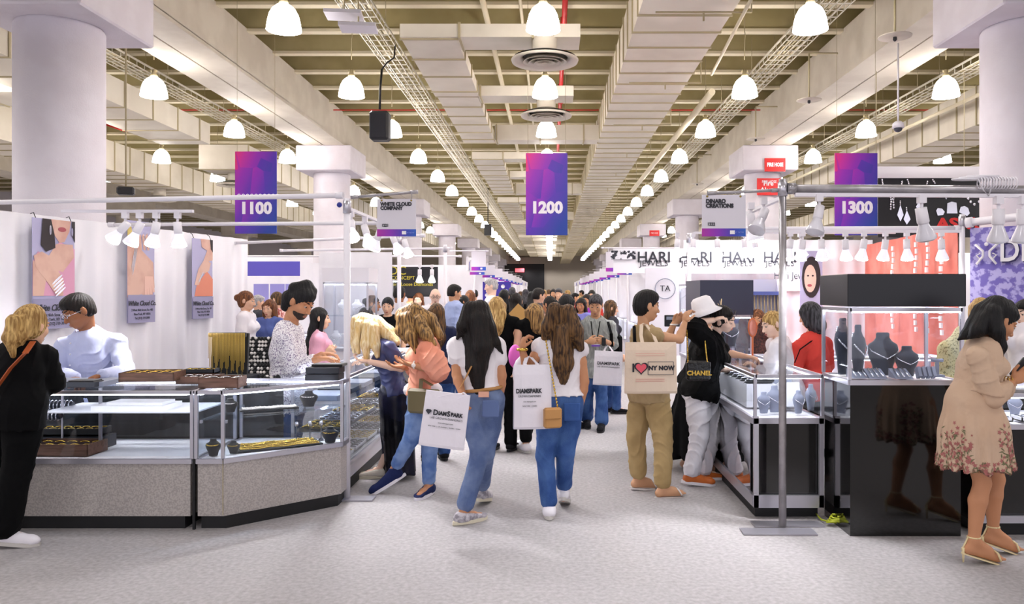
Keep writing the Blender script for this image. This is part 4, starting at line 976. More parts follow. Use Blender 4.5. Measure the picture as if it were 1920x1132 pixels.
# tower T1 contents
z1_ = 1.062
bust((ax(1655,5.62),5.62,z1_),.30,'large slate bust with a long silver necklace, centre of the black tower',M_bust,M_silver,wide=1.05)
bust((ax(1700,5.55),5.55,z1_),.21,'smaller slate bust with a V necklace, right of centre in the black tower',M_bust,M_silver,wide=1.15)
for i,(x_,y_,h_,lb) in enumerate(((2.10,5.68,.40,'tall narrow slate bust at the left of the black tower'),(2.14,5.50,.36,'second tall slate bust in front at the left of the black tower'))):
    bust((x_,y_,z1_),h_,lb,M_bust,M_silver,wide=.55,rz=.6)
for i,(px,d) in enumerate(((1610,5.45),(1642,5.42),(1690,5.42))):
    p = Vector((ax(px,d),d,z1_)); t = thing('bracelet_ramp','grey bracelet ramp with silver chain, %s on the floor of the black tower'%('left','middle','right')[i],'display ramp',p,group='bracelet ramps in the black tower')
    MB().add([p+Vector(v) for v in ((-.06,-.06,0),(.06,-.06,0),(.06,.07,0),(-.06,.07,0),(-.06,.07,.06),(.06,.07,.06))],[(3,2,1,0),(0,1,5,4),(2,3,4,5),(0,4,3),(1,2,5)]).build('ramp_body',mat('ramp_grey','#8f93a6',.6),t)
    c_ = MB()
    for j in range(3): c_.tube([p+Vector((-.035+.035*j,-.05,.012)),p+Vector((-.03+.03*j,.06,.062))],.006,6)
    c_.build('bracelet',M_silver,t)
for i in range(4):
    p = Vector((ax(1722+9*i,5.45),5.45,z1_)); MB().box(p+Vector((0,0,.035)),(.022,.05,.07),rx=-.5).build('earring_card',mat('ramp_grey'),loc=p,label='slim grey earring card at the tower right, %s of four'%ordn[i],cat='card',group='earring cards in the black tower')
p = Vector((ax(1757,5.5),5.5,z1_)); t = thing('t_bar_stand','grey T shaped bracelet stand at the right in the black tower','stand',p)
MB().box(p+Vector((0,0,.008)),(.08,.06,.016)).box(p+Vector((0,0,.06)),(.02,.02,.1)).build('post',mat('ramp_grey'),t); MB().tube([p+Vector((-.04,0,.115)),p+Vector((.04,0,.115))],.012,10).build('cross_bar',mat('ramp_grey'),t)
# orange necklaces on the far side of tower
# R1 contents
zr = .74
for i,(px,d,h_) in enumerate(((1432,5.95,.16),(1452,6.0,.2),(1497,5.95,.17),(1520,6.1,.2))):
    bust((ax(px,d),d,zr),h_,'grey tilted bust with silver necklace in the mirrored showcase, %s from left'%ordn[i],mat('ramp_grey'),M_silver,wide=.9,rz=.3*i,group='busts in the mirrored showcase')
for i in range(9):
    y = 6.3+.145*i; chain_pad((1.66,y,zr+.19),.22,.10,'pale pad of silver chains in the mirrored showcase, %s from the front'%ordn[i],M_silver,n=3,tilt=-.35)
for i in range(7):
    y = 6.2+.2*i; MB().box((1.86,y,zr+.1),(.16,.12,.19),rx=-.3).build('ring_board', M_grey if i%2 else M_deck, loc=(1.86,y,zr), label='sloped ring board in the mirrored showcase, %s from the front'%ordn[i], cat='board', group='ring boards in the mirrored showcase')
MB().bx(1.55,1.78,6.25,7.6,zr,zr+.185).build('white_riser', M_deck, R1)
# T2 contents
for i,(x_,y_,h_) in enumerate(((1.62,7.85,.22),(1.80,7.9,.24),(1.6,8.2,.2),(1.82,8.2,.22))):
    bust((x_,y_,1.11),h_,'dark bust on the upper shelf of the navy-headed tower, %s'%('front left','front right','rear left','rear right')[i],M_bust,M_silver)
t = thing('necklace_ring_display','large ring display hung with red and grey beads below the navy tower header','necklace display',(1.72,7.83,.79))
for j,(r_,m_) in enumerate(((.17,mat('coral_bead','#d08890',.4)),(.14,mat('rose_bead','#c9a0b8',.4)),(.11,M_silver))):
    b = MB()
    for i in range(26): a_ = i*2*PI/26; b.ell((1.70+r_*math.cos(a_)*.8,7.84+.02*j,.98+r_*math.sin(a_)*.9-.02),.012,6)
    b.build('bead_ring',m_,t)
MB().box((1.70,7.86,.775),(.2,.1,.07)).build('ring_base',M_bust,t)
# R3
for i in range(4):
    bust((3.05+.3*i,5.7,.76),.15,'grey bust in the right edge showcase, %s from left'%ordn[i],mat('ramp_grey'),M_silver,group='busts in the right edge showcase')
    tray((3.05+.32*i,5.5,.76),.26,.14,.03,'white ring tray in the right edge showcase, %s from left'%ordn[i],M_deck,M_deck,2,5,M_bust,group='ring trays in the right edge showcase')
# standing hair-brush like orange oval mirror on the right counter
p = Vector((ax(1411,7.2),7.2,1.05)); t = thing('hand_mirror','small orange oval mirror standing on the right counter','mirror',p)
MB().ell(p+Vector((0,0,.28)),(.045,.012,.09),20).build('mirror_frame',mat('copper_frame','#c96a38',.4),t); MB().ell(p+Vector((0,-.008,.28)),(.035,.008,.075),20).build('mirror_glass',mat('mirror_pink','#d89080',.1,metal=.4),t)
MB().tube([p,p+Vector((0,0,.2))],.009,8).lathe([(0,0),(.05,0),(.045,.01),(0,.012)],p,16).build('mirror_stand',mat('copper_frame'),t)
# monitor behind
d = 8.9; p = Vector((ax(1260,d),d,1.24)); t = thing('cash_terminal','small black screen terminal behind the beige vest shopper','screen',p)
MB().box(p+Vector((0,0,.09)),(.17,.03,.13),bev=.005).build('screen_case',M_dark,t); MB().box(p+Vector((0,-.017,.12)),(.13,.002,.035)).build('screen_panel',mat('screen_grey','#9aa0b0',.3),t); MB().box(p+Vector((0,.02,-.1)),(.04,.03,.3)).build('stand_post',M_dark,t)
# yellow cable on floor
g = MB(); p = Vector((2.02,5.58,.02))
for j in range(5):
    g.tube([p+Vector((.07*math.cos(a_*.6+j)+.01*j,.035*math.sin(a_*.6+j),.012+.012*j+.008*math.sin(a_+j))) for a_ in range(11)],.006,6)
g.tube([p,p+Vector((-.08,.08,.0)),p+Vector((-.06,.3,.0))],.006,6)
g.build('cable_bundle', mat('cable_yellow','#b8c02c',.5), loc=p, label='coil of yellow-green cable on the carpet by the black tower', cat='cable')
# small wall shelves in the right booth
t = thing('display_shelf','white shelf unit with blue edges behind the right counter','shelf',(2.05,9.0,0))
MB().bx(1.95,1.97,8.9,9.2,0,1.8).bx(2.62,2.64,8.9,9.2,0,1.8).bx(1.95,2.64,9.18,9.2,0,1.8).build('shelf_frame',M_white,t)
for z in (.95,1.3,1.62): MB().bx(1.97,2.62,8.88,9.18,z,z+.04).build('shelf_board',mat('shelf_blue','#5a66b0',.5),t)
g = MB()
for i in range(16): g.tube([(2.0+.038*i,8.95,1.62),(2.0+.038*i+.006,8.95,1.38)],.007,5)
g.build('hanging_necklaces',mat('bead_tan','#cdb48a',.4),t)
# round chain stands in the back left white tower
for i in range(5): bust((-2.75+.09*i,10.1,1.357 if i%2 else .96),.2,'pale bust inside the white glass tower at left, %s from left'%ordn[i],M_deck,M_silver,group='busts in the white tower')
# ================================================================ FIGURES: one smooth surface per body, grown from a signed distance field
def _np(v): return np.array(v[:], dtype=np.float32)
class Field:
    def __init__(s): s.p = []
    def cone(s, a, b, ra, rb, k=.03, flat=None, fl=1.0, op='u'): s.p.append(('c',_np(a),_np(b),ra,rb,k,None if flat is None else _np(flat),fl,op)); return s
    def chain(s, pts, rs, k=.02, flat=None, fl=1.0):
        for i in range(len(pts)-1): s.cone(pts[i],pts[i+1],rs[i],rs[i+1],k,flat,fl)
        return s
    def ell(s, c, r, ax=None, k=.03, op='u'):
        R = np.eye(3,dtype=np.float32) if ax is None else np.array([_np(v) for v in ax])
        s.p.append(('e',_np(c),np.array(r,dtype=np.float32),R,k,op)); return s
    def cut(s, pt, n, k=.008): s.p.append(('p',_np(pt),_np(n),k)); return s   # removes the side n points to
    def bounds(s):
        lo, hi = [], []
        for q in s.p:
            if q[0] == 'c' and q[8] == 'u': m = max(q[3],q[4])*max(1,1)+.035; lo += [np.minimum(q[1],q[2])-m]; hi += [np.maximum(q[1],q[2])+m]
            if q[0] == 'e' and q[5] == 'u': m = q[2].max()+.035; lo.append(q[1]-m); hi.append(q[1]+m)
        return np.min(lo,0), np.max(hi,0)
    def mesh(s, h, disp=None):
        lo, hi = s.bounds(); n = np.ceil((hi-lo)/h).astype(int)+2
        if n.prod() > 6e6: h *= (n.prod()/6e6)**(1/3); n = np.ceil((hi-lo)/h).astype(int)+2
        D = np.full(n, .2, np.float32); ax = [lo[i]+h*np.arange(n[i],dtype=np.float32) for i in range(3)]
        for q in s.p:
            if q[0] == 'p':
                d = (ax[0][:,None,None]-q[1][0])*q[2][0]+(ax[1][None,:,None]-q[1][1])*q[2][1]+(ax[2][None,None,:]-q[1][2])*q[2][2]
                D = np.maximum(D, d); continue
            if q[0] == 'c': m = max(q[3],q[4])+q[5]+.03; a0 = np.minimum(q[1],q[2])-m; a1 = np.maximum(q[1],q[2])+m; k = q[5]; op = q[8]
            else: m = q[2].max()+q[4]+.03; a0 = q[1]-m; a1 = q[1]+m; k = q[4]; op = q[5]
            i0 = np.clip(np.floor((a0-lo)/h).astype(int),0,n); i1 = np.clip(np.ceil((a1-lo)/h).astype(int)+1,0,n)
            if (i1 <= i0).any(): continue
            sl = tuple(slice(i0[i],i1[i]) for i in range(3))
            X,Y,Z = ax[0][sl[0]][:,None,None], ax[1][sl[1]][None,:,None], ax[2][sl[2]][None,None,:]
            if q[0] == 'c':
                a, b = q[1], q[2]; ab = b-a; L2 = float(ab@ab)+1e-9
                x,y,z = X-a[0],Y-a[1],Z-a[2]; t = np.clip((x*ab[0]+y*ab[1]+z*ab[2])/L2,0,1)
                x,y,z = x-t*ab[0], y-t*ab[1], z-t*ab[2]
                if q[6] is not None:
                    c = (x*q[6][0]+y*q[6][1]+z*q[6][2])*(1/q[7]-1); x,y,z = x+c*q[6][0], y+c*q[6][1], z+c*q[6][2]
                d = np.sqrt(x*x+y*y+z*z)-(q[3]+(q[4]-q[3])*t)
                if q[6] is not None: d = d*(.5+.5*q[7])
            else:
                x,y,z = X-q[1][0],Y-q[1][1],Z-q[1][2]; R = q[3]; r = q[2]
                e = [(x*R[i][0]+y*R[i][1]+z*R[i][2])/r[i] for i in range(3)]
                g = np.sqrt(e[0]**2+e[1]**2+e[2]**2)+1e-6; k1 = np.sqrt((e[0]/r[0])**2+(e[1]/r[1])**2+(e[2]/r[2])**2)+1e-6
                d = g*(g-1)/k1
            S = D[sl]
            if op == 'u':
                hh = np.clip(.5+.5*(S-d)/k,0,1); D[sl] = S*(1-hh)+d*hh-k*hh*(1-hh)
            else:
                hh = np.clip(.5-.5*(S+d)/k,0,1); D[sl] = S*(1-hh)+(-d)*hh+k*hh*(1-hh)
        if disp is not None:
            near = np.abs(D) < .03; I = np.nonzero(near); D[I] += disp(ax[0][I[0]],ax[1][I[1]],ax[2][I[2]])
        return nets(D, lo, h)
def nets(D, lo, h):
    n = np.array(D.shape); S = D < 0; st = (n[1]*n[2], n[2], 1); nc = int(n.prod())
    pos = np.zeros((nc,3),np.float32); cnt = np.zeros(nc,np.float32); faces = []; E = []
    for a in range(3):
        b, c = (a+1)%3, (a+2)%3
        s0 = [slice(None)]*3; s1 = [slice(None)]*3; s0[a] = slice(0,-1); s1[a] = slice(1,None)
        A, B = D[tuple(s0)], D[tuple(s1)]; X = np.nonzero((A < 0) != (B < 0)); v0 = A[X]; v1 = B[X]
        P = np.stack(X,1).astype(np.float32); P[:,a] += v0/(v0-v1)
        base = X[0]*st[0]+X[1]*st[1]+X[2]; ok = (X[b] > 0) & (X[c] > 0)
        base = base[ok]; P = P[ok]; neg = (v0 < 0)[ok]
        cells = [base, base-st[b], base-st[b]-st[c], base-st[c]]
        for cc in cells:
            for j in range(3): pos[:,j] += np.bincount(cc, P[:,j], nc).astype(np.float32) if False else 0
            E.append((cc,P))
        F = np.stack(cells,1); F[~neg] = F[~neg][:,::-1]; faces.append(F)
    ci = np.concatenate([e[0] for e in E]); cp = np.concatenate([e[1] for e in E])
    u, inv = np.unique(ci, return_inverse=True)
    cn = np.bincount(inv); V = np.stack([np.bincount(inv, cp[:,j])/cn for j in range(3)],1)
    F = np.searchsorted(u, np.concatenate(faces))
    return (V*h+lo).astype(np.float32), F
def arr_mesh(name, pieces, mats, parent, mi=None):
    V = np.concatenate([p[0] for p in pieces]); off = 0; Fs = []
    for p in pieces: Fs.append(p[1]+off); off += len(p[0])
    F = np.concatenate(Fs).astype(np.int32); V = V-_np(WL[parent.name])
    me = bpy.data.meshes.new(name); me.vertices.add(len(V)); me.vertices.foreach_set('co', V.ravel())
    me.loops.add(F.size); me.loops.foreach_set('vertex_index', F.ravel()); me.polygons.add(len(F))
    me.polygons.foreach_set('loop_start', np.arange(0,F.size,4,dtype=np.int32)); me.polygons.foreach_set('loop_total', np.full(len(F),4,np.int32))
    me.polygons.foreach_set('use_smooth', np.ones(len(F),bool)); me.update(calc_edges=True); me.validate()
    for m in (mats if isinstance(mats,(list,tuple)) else [mats]): me.materials.append(m)
    return finish(me, name, parent, WL[parent.name])
def folds(amp, fx=23, fz=9, seed=0):
    def f(x,y,z):
        u = 31*x+24*y+3.2*np.sin(9*z+seed); v = 38*z+2.6*np.sin(17*x+seed)+2.4*np.sin(15*y+seed*2)
        r1 = 1-np.abs(np.sin(.5*v+.9*u)); r2 = 1-np.abs(np.sin(.62*v-.8*u+1.7+seed)); m = .5+.5*np.sin(7*z+11*x-9*y+seed)
        return -amp*1.25*(r1**3*m+r2**3*(1-m)-.35)+.35*amp*np.sin(u*.7)*np.sin(v*.4)
    return f
def strands(amp, c, f_=90, seed=0):
    cx, cy_ = c[0], c[1]
    def f(x,y,z):
        a = np.arctan2(y-cy_,x-cx); return amp*.6*(np.sin(24*a+3*np.sin(6*z+seed))+.7*np.sin(61*a+5*np.sin(9*z+seed*2)))
    return f
def hand(F_, w, d, n, s_, sc_=1.0, curl=.5, spread=1.0):
    """w wrist, d pointing direction, n palm normal, s_ thumb side"""
    d = Vector(d).normalized(); n = Vector(n); n = (n-d*n.dot(d)).normalized(); s_ = Vector(s_); s_ = (s_-d*s_.dot(d)-n*s_.dot(n)).normalized()
    F_.ell(w+d*.048*sc_, (.05*sc_,.040*sc_,.016*sc_), (d,s_,n), .012); F_.cone(w-d*.01,w+d*.03,.024*sc_,.022*sc_,.015,n,.7)
    for i,(l,o) in enumerate(((.070,.029),(.078,.010),(.072,-.009),(.056,-.027))):
        b = w+d*(.086-(.008 if i==3 else 0))*sc_+s_*o*sc_; c1 = curl*(.9+.12*i)
        d1 = (d*math.cos(c1)+n*math.sin(c1)+s_*(.06*(1.5-i)*spread)).normalized(); m_ = b+d1*l*.48*sc_
        c2 = curl*2.1*(.9+.1*i); d2 = (d*math.cos(c2)+n*math.sin(c2)+s_*(.04*(1.5-i)*spread)).normalized()
        F_.cone(b-d*.012,m_,.0092*sc_,.0084*sc_,.004); F_.cone(m_,m_+d2*l*.52*sc_,.0084*sc_,.0065*sc_,.003)
    b = w+d*.022*sc_+s_*.028*sc_; d1 = (s_*.62+d*.72+n*(.25+.3*curl)).normalized(); m_ = b+d1*.04*sc_; d2 = (d*.85+s_*.15+n*(.25+.6*curl)).normalized()
    F_.cone(b,m_,.0135*sc_,.0105*sc_,.008); F_.cone(m_,m_+d2*.034*sc_,.0105*sc_,.0078*sc_,.003)
M_eyew = mat('eye_white','#b9aaa2',.5); M_iris = mat('eye_iris','#20140e',.2); M_lipf = mat('lip_skin','#a8554c',.45); M_lipm = mat('lip_skin_male','#a06a58',.5)
def skin(nm, c): return mat(nm, c, .55, col2=None, bump=.05, bscale=180, spec=.4)
SK = {'light': skin('skin_light','#e2b394'), 'tan': skin('skin_tan','#c48a64'), 'brown': skin('skin_brown','#9c6542'), 'fair': skin('skin_fair','#edc8b2'), 'olive': skin('skin_olive','#cf9d78')}
def hairm(nm, c1, c2): return mat(nm, c1, .5, col2=c2, nscale=22, nstretch=(3.2,3.2,.35), npos=(.38,.66), ndetail=6, bump=.35, bscale=90, bstretch=(3,3,.2), spec=.3)
HR = {'black': hairm('hair_black','#060506','#120e10'), 'dark': hairm('hair_dark_brown','#0b0706','#1d130f'), 'brown': hairm('hair_brown','#2b1c14','#7d5a34'), 'hilite': hairm('hair_highlighted','#4d3520','#c69a5c'),
      'blonde': hairm('hair_blonde','#d9b878','#f6e6bd'), 'dblonde': hairm('hair_dark_blonde','#8f6a38','#e0bb78'), 'grey': hairm('hair_grey','#18171a','#57555b'), 'silver': hairm('hair_silver','#8d8a8c','#c9c5c4'), 'auburn': hairm('hair_auburn','#4e2c1a','#8d5730')}
def head_frame(yaw, pitch, roll=0):
    f = Vector((math.sin(yaw)*math.cos(pitch), math.cos(yaw)*math.cos(pitch), math.sin(pitch)))
    r = Vector((math.cos(yaw), -math.sin(yaw), 0)); u = r.cross(f).normalized()
    if roll: q = Matrix.Rotation(roll,3,f); r = q@r; u = q@u
    return r, f, u
def person(label, px, d, yaw, H=1.66, J=None, sk='light', sex='f', hair='black', hs='short', hlen=.3, top=None, bottom=None, shoes=None, hyaw=None, pitch=-10, roll=0, det=1, face=True,
           hands=(None,None), curl=.6, extra=None, headc=None, hscale=1.0, hv=1.0, feet=(None,None), wide=1.0, lean=0, beard=False, group=None, hx=None, bare=0, hand_dir=None, sit=False):
    """det 0 far, 1 middle, 2 near.  J: joints as (px, py, depth offset) where the photo shows them"""
    yaw = math.radians(yaw); f = Vector((math.sin(yaw),math.cos(yaw),0)); r = Vector((math.cos(yaw),-math.sin(yaw),0)); up = Vector((0,0,1))
    s = H/1.7; o = Vector((XW(px,d),d,0)); P = {}; male = sex == 'm'
    J = {k:W(v[0],v[1],d+(v[2] if len(v) > 2 else 0)) for k,v in (J or {}).items()}
    P['pel'] = J.get('pel', o+up*.93*s+f*lean*.0)
    P['neck'] = J.get('neck', P['pel']+up*.50*s*math.cos(lean)+f*.50*s*math.sin(lean))
    sp = (P['neck']-P['pel']).normalized(); tl = (P['neck']-P['pel']).length
    f2 = (f-sp*f.dot(sp)).normalized(); r2 = (r-sp*r.dot(sp)); r2 = (r2-f2*r2.dot(f2)).normalized()
    hy = math.radians(hyaw) if hyaw is not None else yaw; hr,hf,hu = head_frame(hy, math.radians(pitch), math.radians(roll))
    P['head'] = J.get('head', P['neck']+sp*.0+(up*.6+hu*.4).normalized()*.165*s*1.0+hf*.025)
    sw = (.185 if male else .162)*s*wide
    for sd, sg in (('L',-1),('R',1)):
        P['sh'+sd] = J.get('sh'+sd, P['neck']-sp*.055*s+r2*sg*sw)
        P['el'+sd] = J.get('el'+sd, P['sh'+sd]-up*.285*s+r*sg*.05-f*.02)
        P['wr'+sd] = J.get('wr'+sd, P['el'+sd]-up*.20*s+f*.12*s)
        P['hip'+sd] = J.get('hip'+sd, P['pel']+r*sg*.088*s*wide-up*.03)
        a = J.get('an'+sd, o+r*sg*.10*s+up*.085*s+f*(.05 if sg > 0 else -.03)); P['an'+sd] = a
        P['kn'+sd] = J.get('kn'+sd, P['hip'+sd].lerp(a,.5)+f*.03)
    base = Vector((o.x,o.y,0)); t = thing('person', label, 'person', base, group=group)
    h0 = {0:.018,1:.0125,2:.0085}[det]; hh = {0:.011,1:.0065,2:.0043}[det]; w_ = wide; m_ = SK[sk]
    def torso(B, g, k=.02, neck=True, zmin=None):
        pel, nk = P['pel'], P['neck']; ch = pel.lerp(nk,.62); wa = pel.lerp(nk,.30)
        B.ell(pel-up*.01, ((.165 if not male else .155)*s*w_+g,(.118)*s*w_+g,.12*s+g), (r2,f2,sp), k)
        B.cone(pel, wa, .145*s*w_+g, (.122 if not male else .14)*s*w_+g, k, f2, .74); B.cone(wa, ch, (.122 if not male else .14)*s*w_+g, (.142 if not male else .165)*s*w_+g, k, f2, .70)
        B.cone(ch, pel.lerp(nk,.82), (.142 if not male else .165)*s*w_+g, (.128 if not male else .15)*s*w_+g, k, f2, .66)
        for sd, sg in (('L',-1),('R',1)):
            B.cone(nk-sp*.02, P['sh'+sd], .046*s+g, .044*s+g*.8, .025)
            B.cone(P['sh'+sd], pel.lerp(nk,.70)+r2*sg*.07*s, .045*s+g, .05*s+g, .02)
            B.ell(P['pel']-f2*.045*s+r2*sg*.075*s-up*.03, (.083*s+g*.8,.083*s+g*.8,.092*s+g*.8), (r2,f2,sp), .03)
            if not male: B.ell(pel.lerp(nk,.66)+f2*.085*s+r2*sg*.07*s, (.055*s+g*.6,.05*s+g*.6,.055*s+g*.6), (r2,f2,sp), .03)
        return B
    # --- body ---
    lf = .86 if (bottom or {}).get('kind','pants') == 'pants' else 1.0
    B = Field(); torso(B, -.010)
    hc = P['head']; q = s*hscale*1.02
    B.cone(P['neck']-sp*.03, hc-hu*.055*q-hf*.02*q, (.060 if male else .050)*s, (.058 if male else .047)*s, .03)
    for sd in 'LR':
        B.chain([P['sh'+sd],P['sh'+sd].lerp(P['el'+sd],.4),P['el'+sd]], [.045*s*w_,(.047 if male else .041)*s*w_,.035*s*w_], .015)
        B.chain([P['el'+sd],P['el'+sd].lerp(P['wr'+sd],.3),P['wr'+sd]], [.034*s*w_,.037*s*w_,.024*s], .012)
        B.chain([P['hip'+sd],P['hip'+sd].lerp(P['kn'+sd],.45),P['kn'+sd]], [.085*s*w_*lf,.073*s*w_*lf,.050*s*w_*lf], .02)
        cf = P['kn'+sd].lerp(P['an'+sd],.32)-f*.012; B.chain([P['kn'+sd],cf,P['an'+sd]], [.049*s*w_*lf,.053*s*w_*lf,.032*s], .015)
    fr = {}
    for i, sd in enumerate('LR'):
        a = P['an'+sd]; fy = math.radians(feet[i]) if feet[i] is not None else yaw; fd = Vector((math.sin(fy),math.cos(fy),0))
        toe = a+fd*.155*s; toe.z = .03 if a.z < .30 else a.z-.1; heel = a-fd*.035*s; heel.z = max(.035, a.z-.06*s); fr[sd] = (a,heel,toe,fd)
        B.cone(a-up*.01, heel, .033*s, .028*s, .02); B.cone(heel, toe, .03*s, .026*s, .02, None); B.cone(a-up*.015, a.lerp(toe,.6), .032*s, .03*s, .025)
        if det == 2 and bare:
            sd_ = fd.cross(up)
            for j in range(5): B.cone(toe+sd_*(.02-.01*j)*1.0-fd*.01, toe+sd_*(.026-.013*j)+fd*(.03-.005*abs(j-(0 if True else 0))), .0105, .0085, .004)
    pieces = [B.mesh(h0)]
    # --- head ---
    Hd = Field(); A = (hr,hf,hu)
    Hd.ell(hc+hu*.025*q-hf*.012*q, (.073*q,.092*q,.092*q), A, .02); Hd.ell(hc-hu*.03*q+hf*.022*q, (.060*q,.070*q,.078*q), A, .03)
    Hd.ell(hc-hu*.085*q+hf*.055*q, ((.032 if male else .026)*q,.026*q,.022*q), A, .03)
    Hd.cone(hc-hu*.045*q-hf*.02*q, hc.lerp(P['neck'],.55), (.054 if male else .046)*q, (.052 if male else .043)*q, .02)
    Hd.cone(hc+hu*.012*q+hf*.086*q, hc-hu*.028*q+hf*.106*q, .008*q, .0125*q, .008)
    for sg in (-1,1):
        Hd.ell(hc-hu*.033*q+hf*.098*q+hr*sg*.010*q, (.009*q,.009*q,.007*q), A, .006)
        Hd.ell(hc-hu*.02*q+hf*.055*q+hr*sg*.04*q, (.025*q,.025*q,.025*q), A, .02)
        Hd.ell(hc+hu*.012*q+hf*.092*q+hr*sg*.031*q, (.018*q,.014*q,.012*q), A, .008, 's')
        Hd.cone(hc+hu*.020*q+hf*.0865*q+hr*sg*.020*q, hc+hu*.018*q+hf*.080*q+hr*sg*.044*q, .0058*q, .005*q, .004)
        Hd.cone(hc+hu*.034*q+hf*.083*q+hr*sg*.012*q, hc+hu*.034*q+hf*.07*q+hr*sg*.05*q, .007*q, .006*q, .01)
        Hd.ell(hc-hu*.0*q-hf*.008*q+hr*sg*.076*q, (.010*q,.019*q,.032*q), A, .008)
    Hd.ell(hc-hu*.062*q+hf*.088*q, (.021*q,.010*q,.007*q), A, .006); Hd.ell(hc-hu*.072*q+hf*.086*q, (.018*q,.010*q,.007*q), A, .006)
    pieces.append(Hd.mesh(hh))
    # --- hands ---
    for i, sd in enumerate('LR'):
        w = P['wr'+sd]; dd = (w-P['el'+sd]).normalized(); sg = -1 if sd == 'L' else 1
        hd = hands[i] or {}
        if hd.get('hide'): continue
        dd = Vector(hd['d']) if 'd' in hd else dd
        n = Vector(hd['n']) if 'n' in hd else (-r*sg if abs(dd.z) > .7 else -up); th = Vector(hd['t']) if 't' in hd else (f if abs(dd.z) > .7 else -r*sg)
        G = Field(); hand(G, w, dd, n, th, s*(1.08 if male else .98)*hv, hd.get('curl',curl)); pieces.append(G.mesh(hh*.95 if det == 2 else hh))
    arr_mesh('body', pieces, m_, t)
    # --- face ---
    if face and det >= 1:
        for sg in (-1,1):
            e = hc+hu*.011*q+hf*.0795*q+hr*sg*.031*q
            MB().ell(e-hf*.0025*q, .0115*q, 12).build('eye', M_eyew, t); MB().ell(e+hf*.0050*q-hu*.003*q, .0066*q, 8).build('iris', M_iris, t)
            b = [hc+hu*(.036+.005*math.sin(k*.8))*q+hf*(.090-.0028*k*k)*q+hr*sg*(.014+.010*k)*q for k in range(4)]
            MB().tube(b, [.0035*q,.0042*q,.0036*q,.002*q], 6).build('eyebrow', HR['black' if hair in ('black','grey') else 'dark'], t)
        l = MB(); l.ell(hc-hu*.0615*q+hf*.0925*q, (.021*q,.0075*q,.0055*q), 10, R=Matrix((hr,hf,hu)).transposed()); l.ell(hc-hu*.0705*q+hf*.0915*q, (.018*q,.0075*q,.006*q), 10, R=Matrix((hr,hf,hu)).transposed())
        l.build('lips', M_lipm if male else M_lipf, t)
    if beard:
        G = Field(); G.ell(hc-hu*.062*q+hf*.026*q, (.0575*q,.069*q,.058*q), A, .01); G.ell(hc-hu*.085*q+hf*.055*q, (.031*q,.029*q,.025*q), A, .02); G.ell(hc-hu*.015*q+hf*.06*q, (.05*q,.08*q,.036*q), A, .01, 's'); G.ell(hc-hu*.066*q+hf*.095*q, (.02*q,.02*q,.011*q), A, .006, 's')
        G.cut(hc-hu*.022*q, hu); arr_mesh('beard', [G.mesh(hh*.8, strands(.0012,hc))], mat('beard_dark','#21160f',.7,col2='#3a2a20',nscale=150,bump=.6,bscale=200), t)
    # --- hair ---
    if hs != 'bald':
        G = Field(); th = .010*q
        G.ell(hc+hu*.028*q-hf*.016*q, (.077*q+th*.3,.095*q+th*.3,.090*q+th*.7), A, .015)
        if hs == 'short':
            G.ell(hc-hu*.015*q-hf*.045*q, (.074*q,.060*q,.075*q), A, .02); vol = hlen; G.ell(hc+hu*.080*q+hf*.015*q, (.062*q,.078*q,(.03+vol*.022)*q), A, .03)
            G.ell(hc-hu*.045*q+hf*.068*q, (.085*q,.078*q,.098*q), A, .01, 's')
            for sg in (-1,1): G.ell(hc-hu*.02*q+hr*sg*.085*q, (.02*q,.03*q,.045*q), A, .006, 's')
            G.cut(hc-hu*(.060 if male else .082)*q, -hu); amp = .0028
        else:
            nk = P['neck']; back = -f2
            bk = hc-hf*.045*q
            if hs == 'bob': G.cone(hc-hf*.03*q+hu*.0*q, hc-hf*.035*q-hu*(.06+hlen*.5)*q, .093*q, .088*q, .03); 
            if hs in ('long','pony'):
                if hs == 'long':
                    p1 = nk+back*.065*s+up*.02; p2 = nk+back*.11*s-sp*hlen*.5; p3 = nk+back*.105*s-sp*hlen
                    G.chain([bk, hc.lerp(p1,.6)+back*.01, p1, p2, p3], [.080*q*hv,.083*q*hv,.082*s*hv,.076*s*hv,.034*s*hv], .02, f2, .62)
                else: G.ell(hc-hf*.02*q,(.082*q,.09*q,.09*q),A,.02); p1 = hc-hf*.13*q+hu*.01*q; G.chain([bk-hf*.04*q,p1,p1-up*.10*q-hf*.02*q,p1-up*hlen],[.03*q,.034*q,.038*q,.014*q],.02)
            if hs == 'bun': G.ell(hc-hf*.115*q+hu*.02*q,(.04*q,.035*q,.04*q),A,.02); G.ell(hc-hf*.03*q-hu*.02*q,(.078*q,.07*q,.08*q),A,.02)
            if hs in ('long','bob'):
                for sg in (-1,1):
                    e = hc+hr*sg*.076*q+hf*.02*q-hu*(.10 if hs=='bob' else .14)*q
                    G.cone(hc+hr*sg*.062*q+hf*.03*q+hu*.04*q, e, .03*q, .022*q, .02)
            G.ell(hc-hu*.05*q+hf*.085*q, (.060*q,.080*q,.100*q), A, .012, 's'); amp = .0035
        if hx:
            for chn in hx: G.chain([W(a,b,d+c) for a,b,c,_ in chn], [x[3] for x in chn], .02)
        arr_mesh('hair', [G.mesh(hh*1.15, strands(amp*(1 if det else .5),hc,seed=d))], HR[hair], t)
    # --- clothes ---
    tp = top or {}
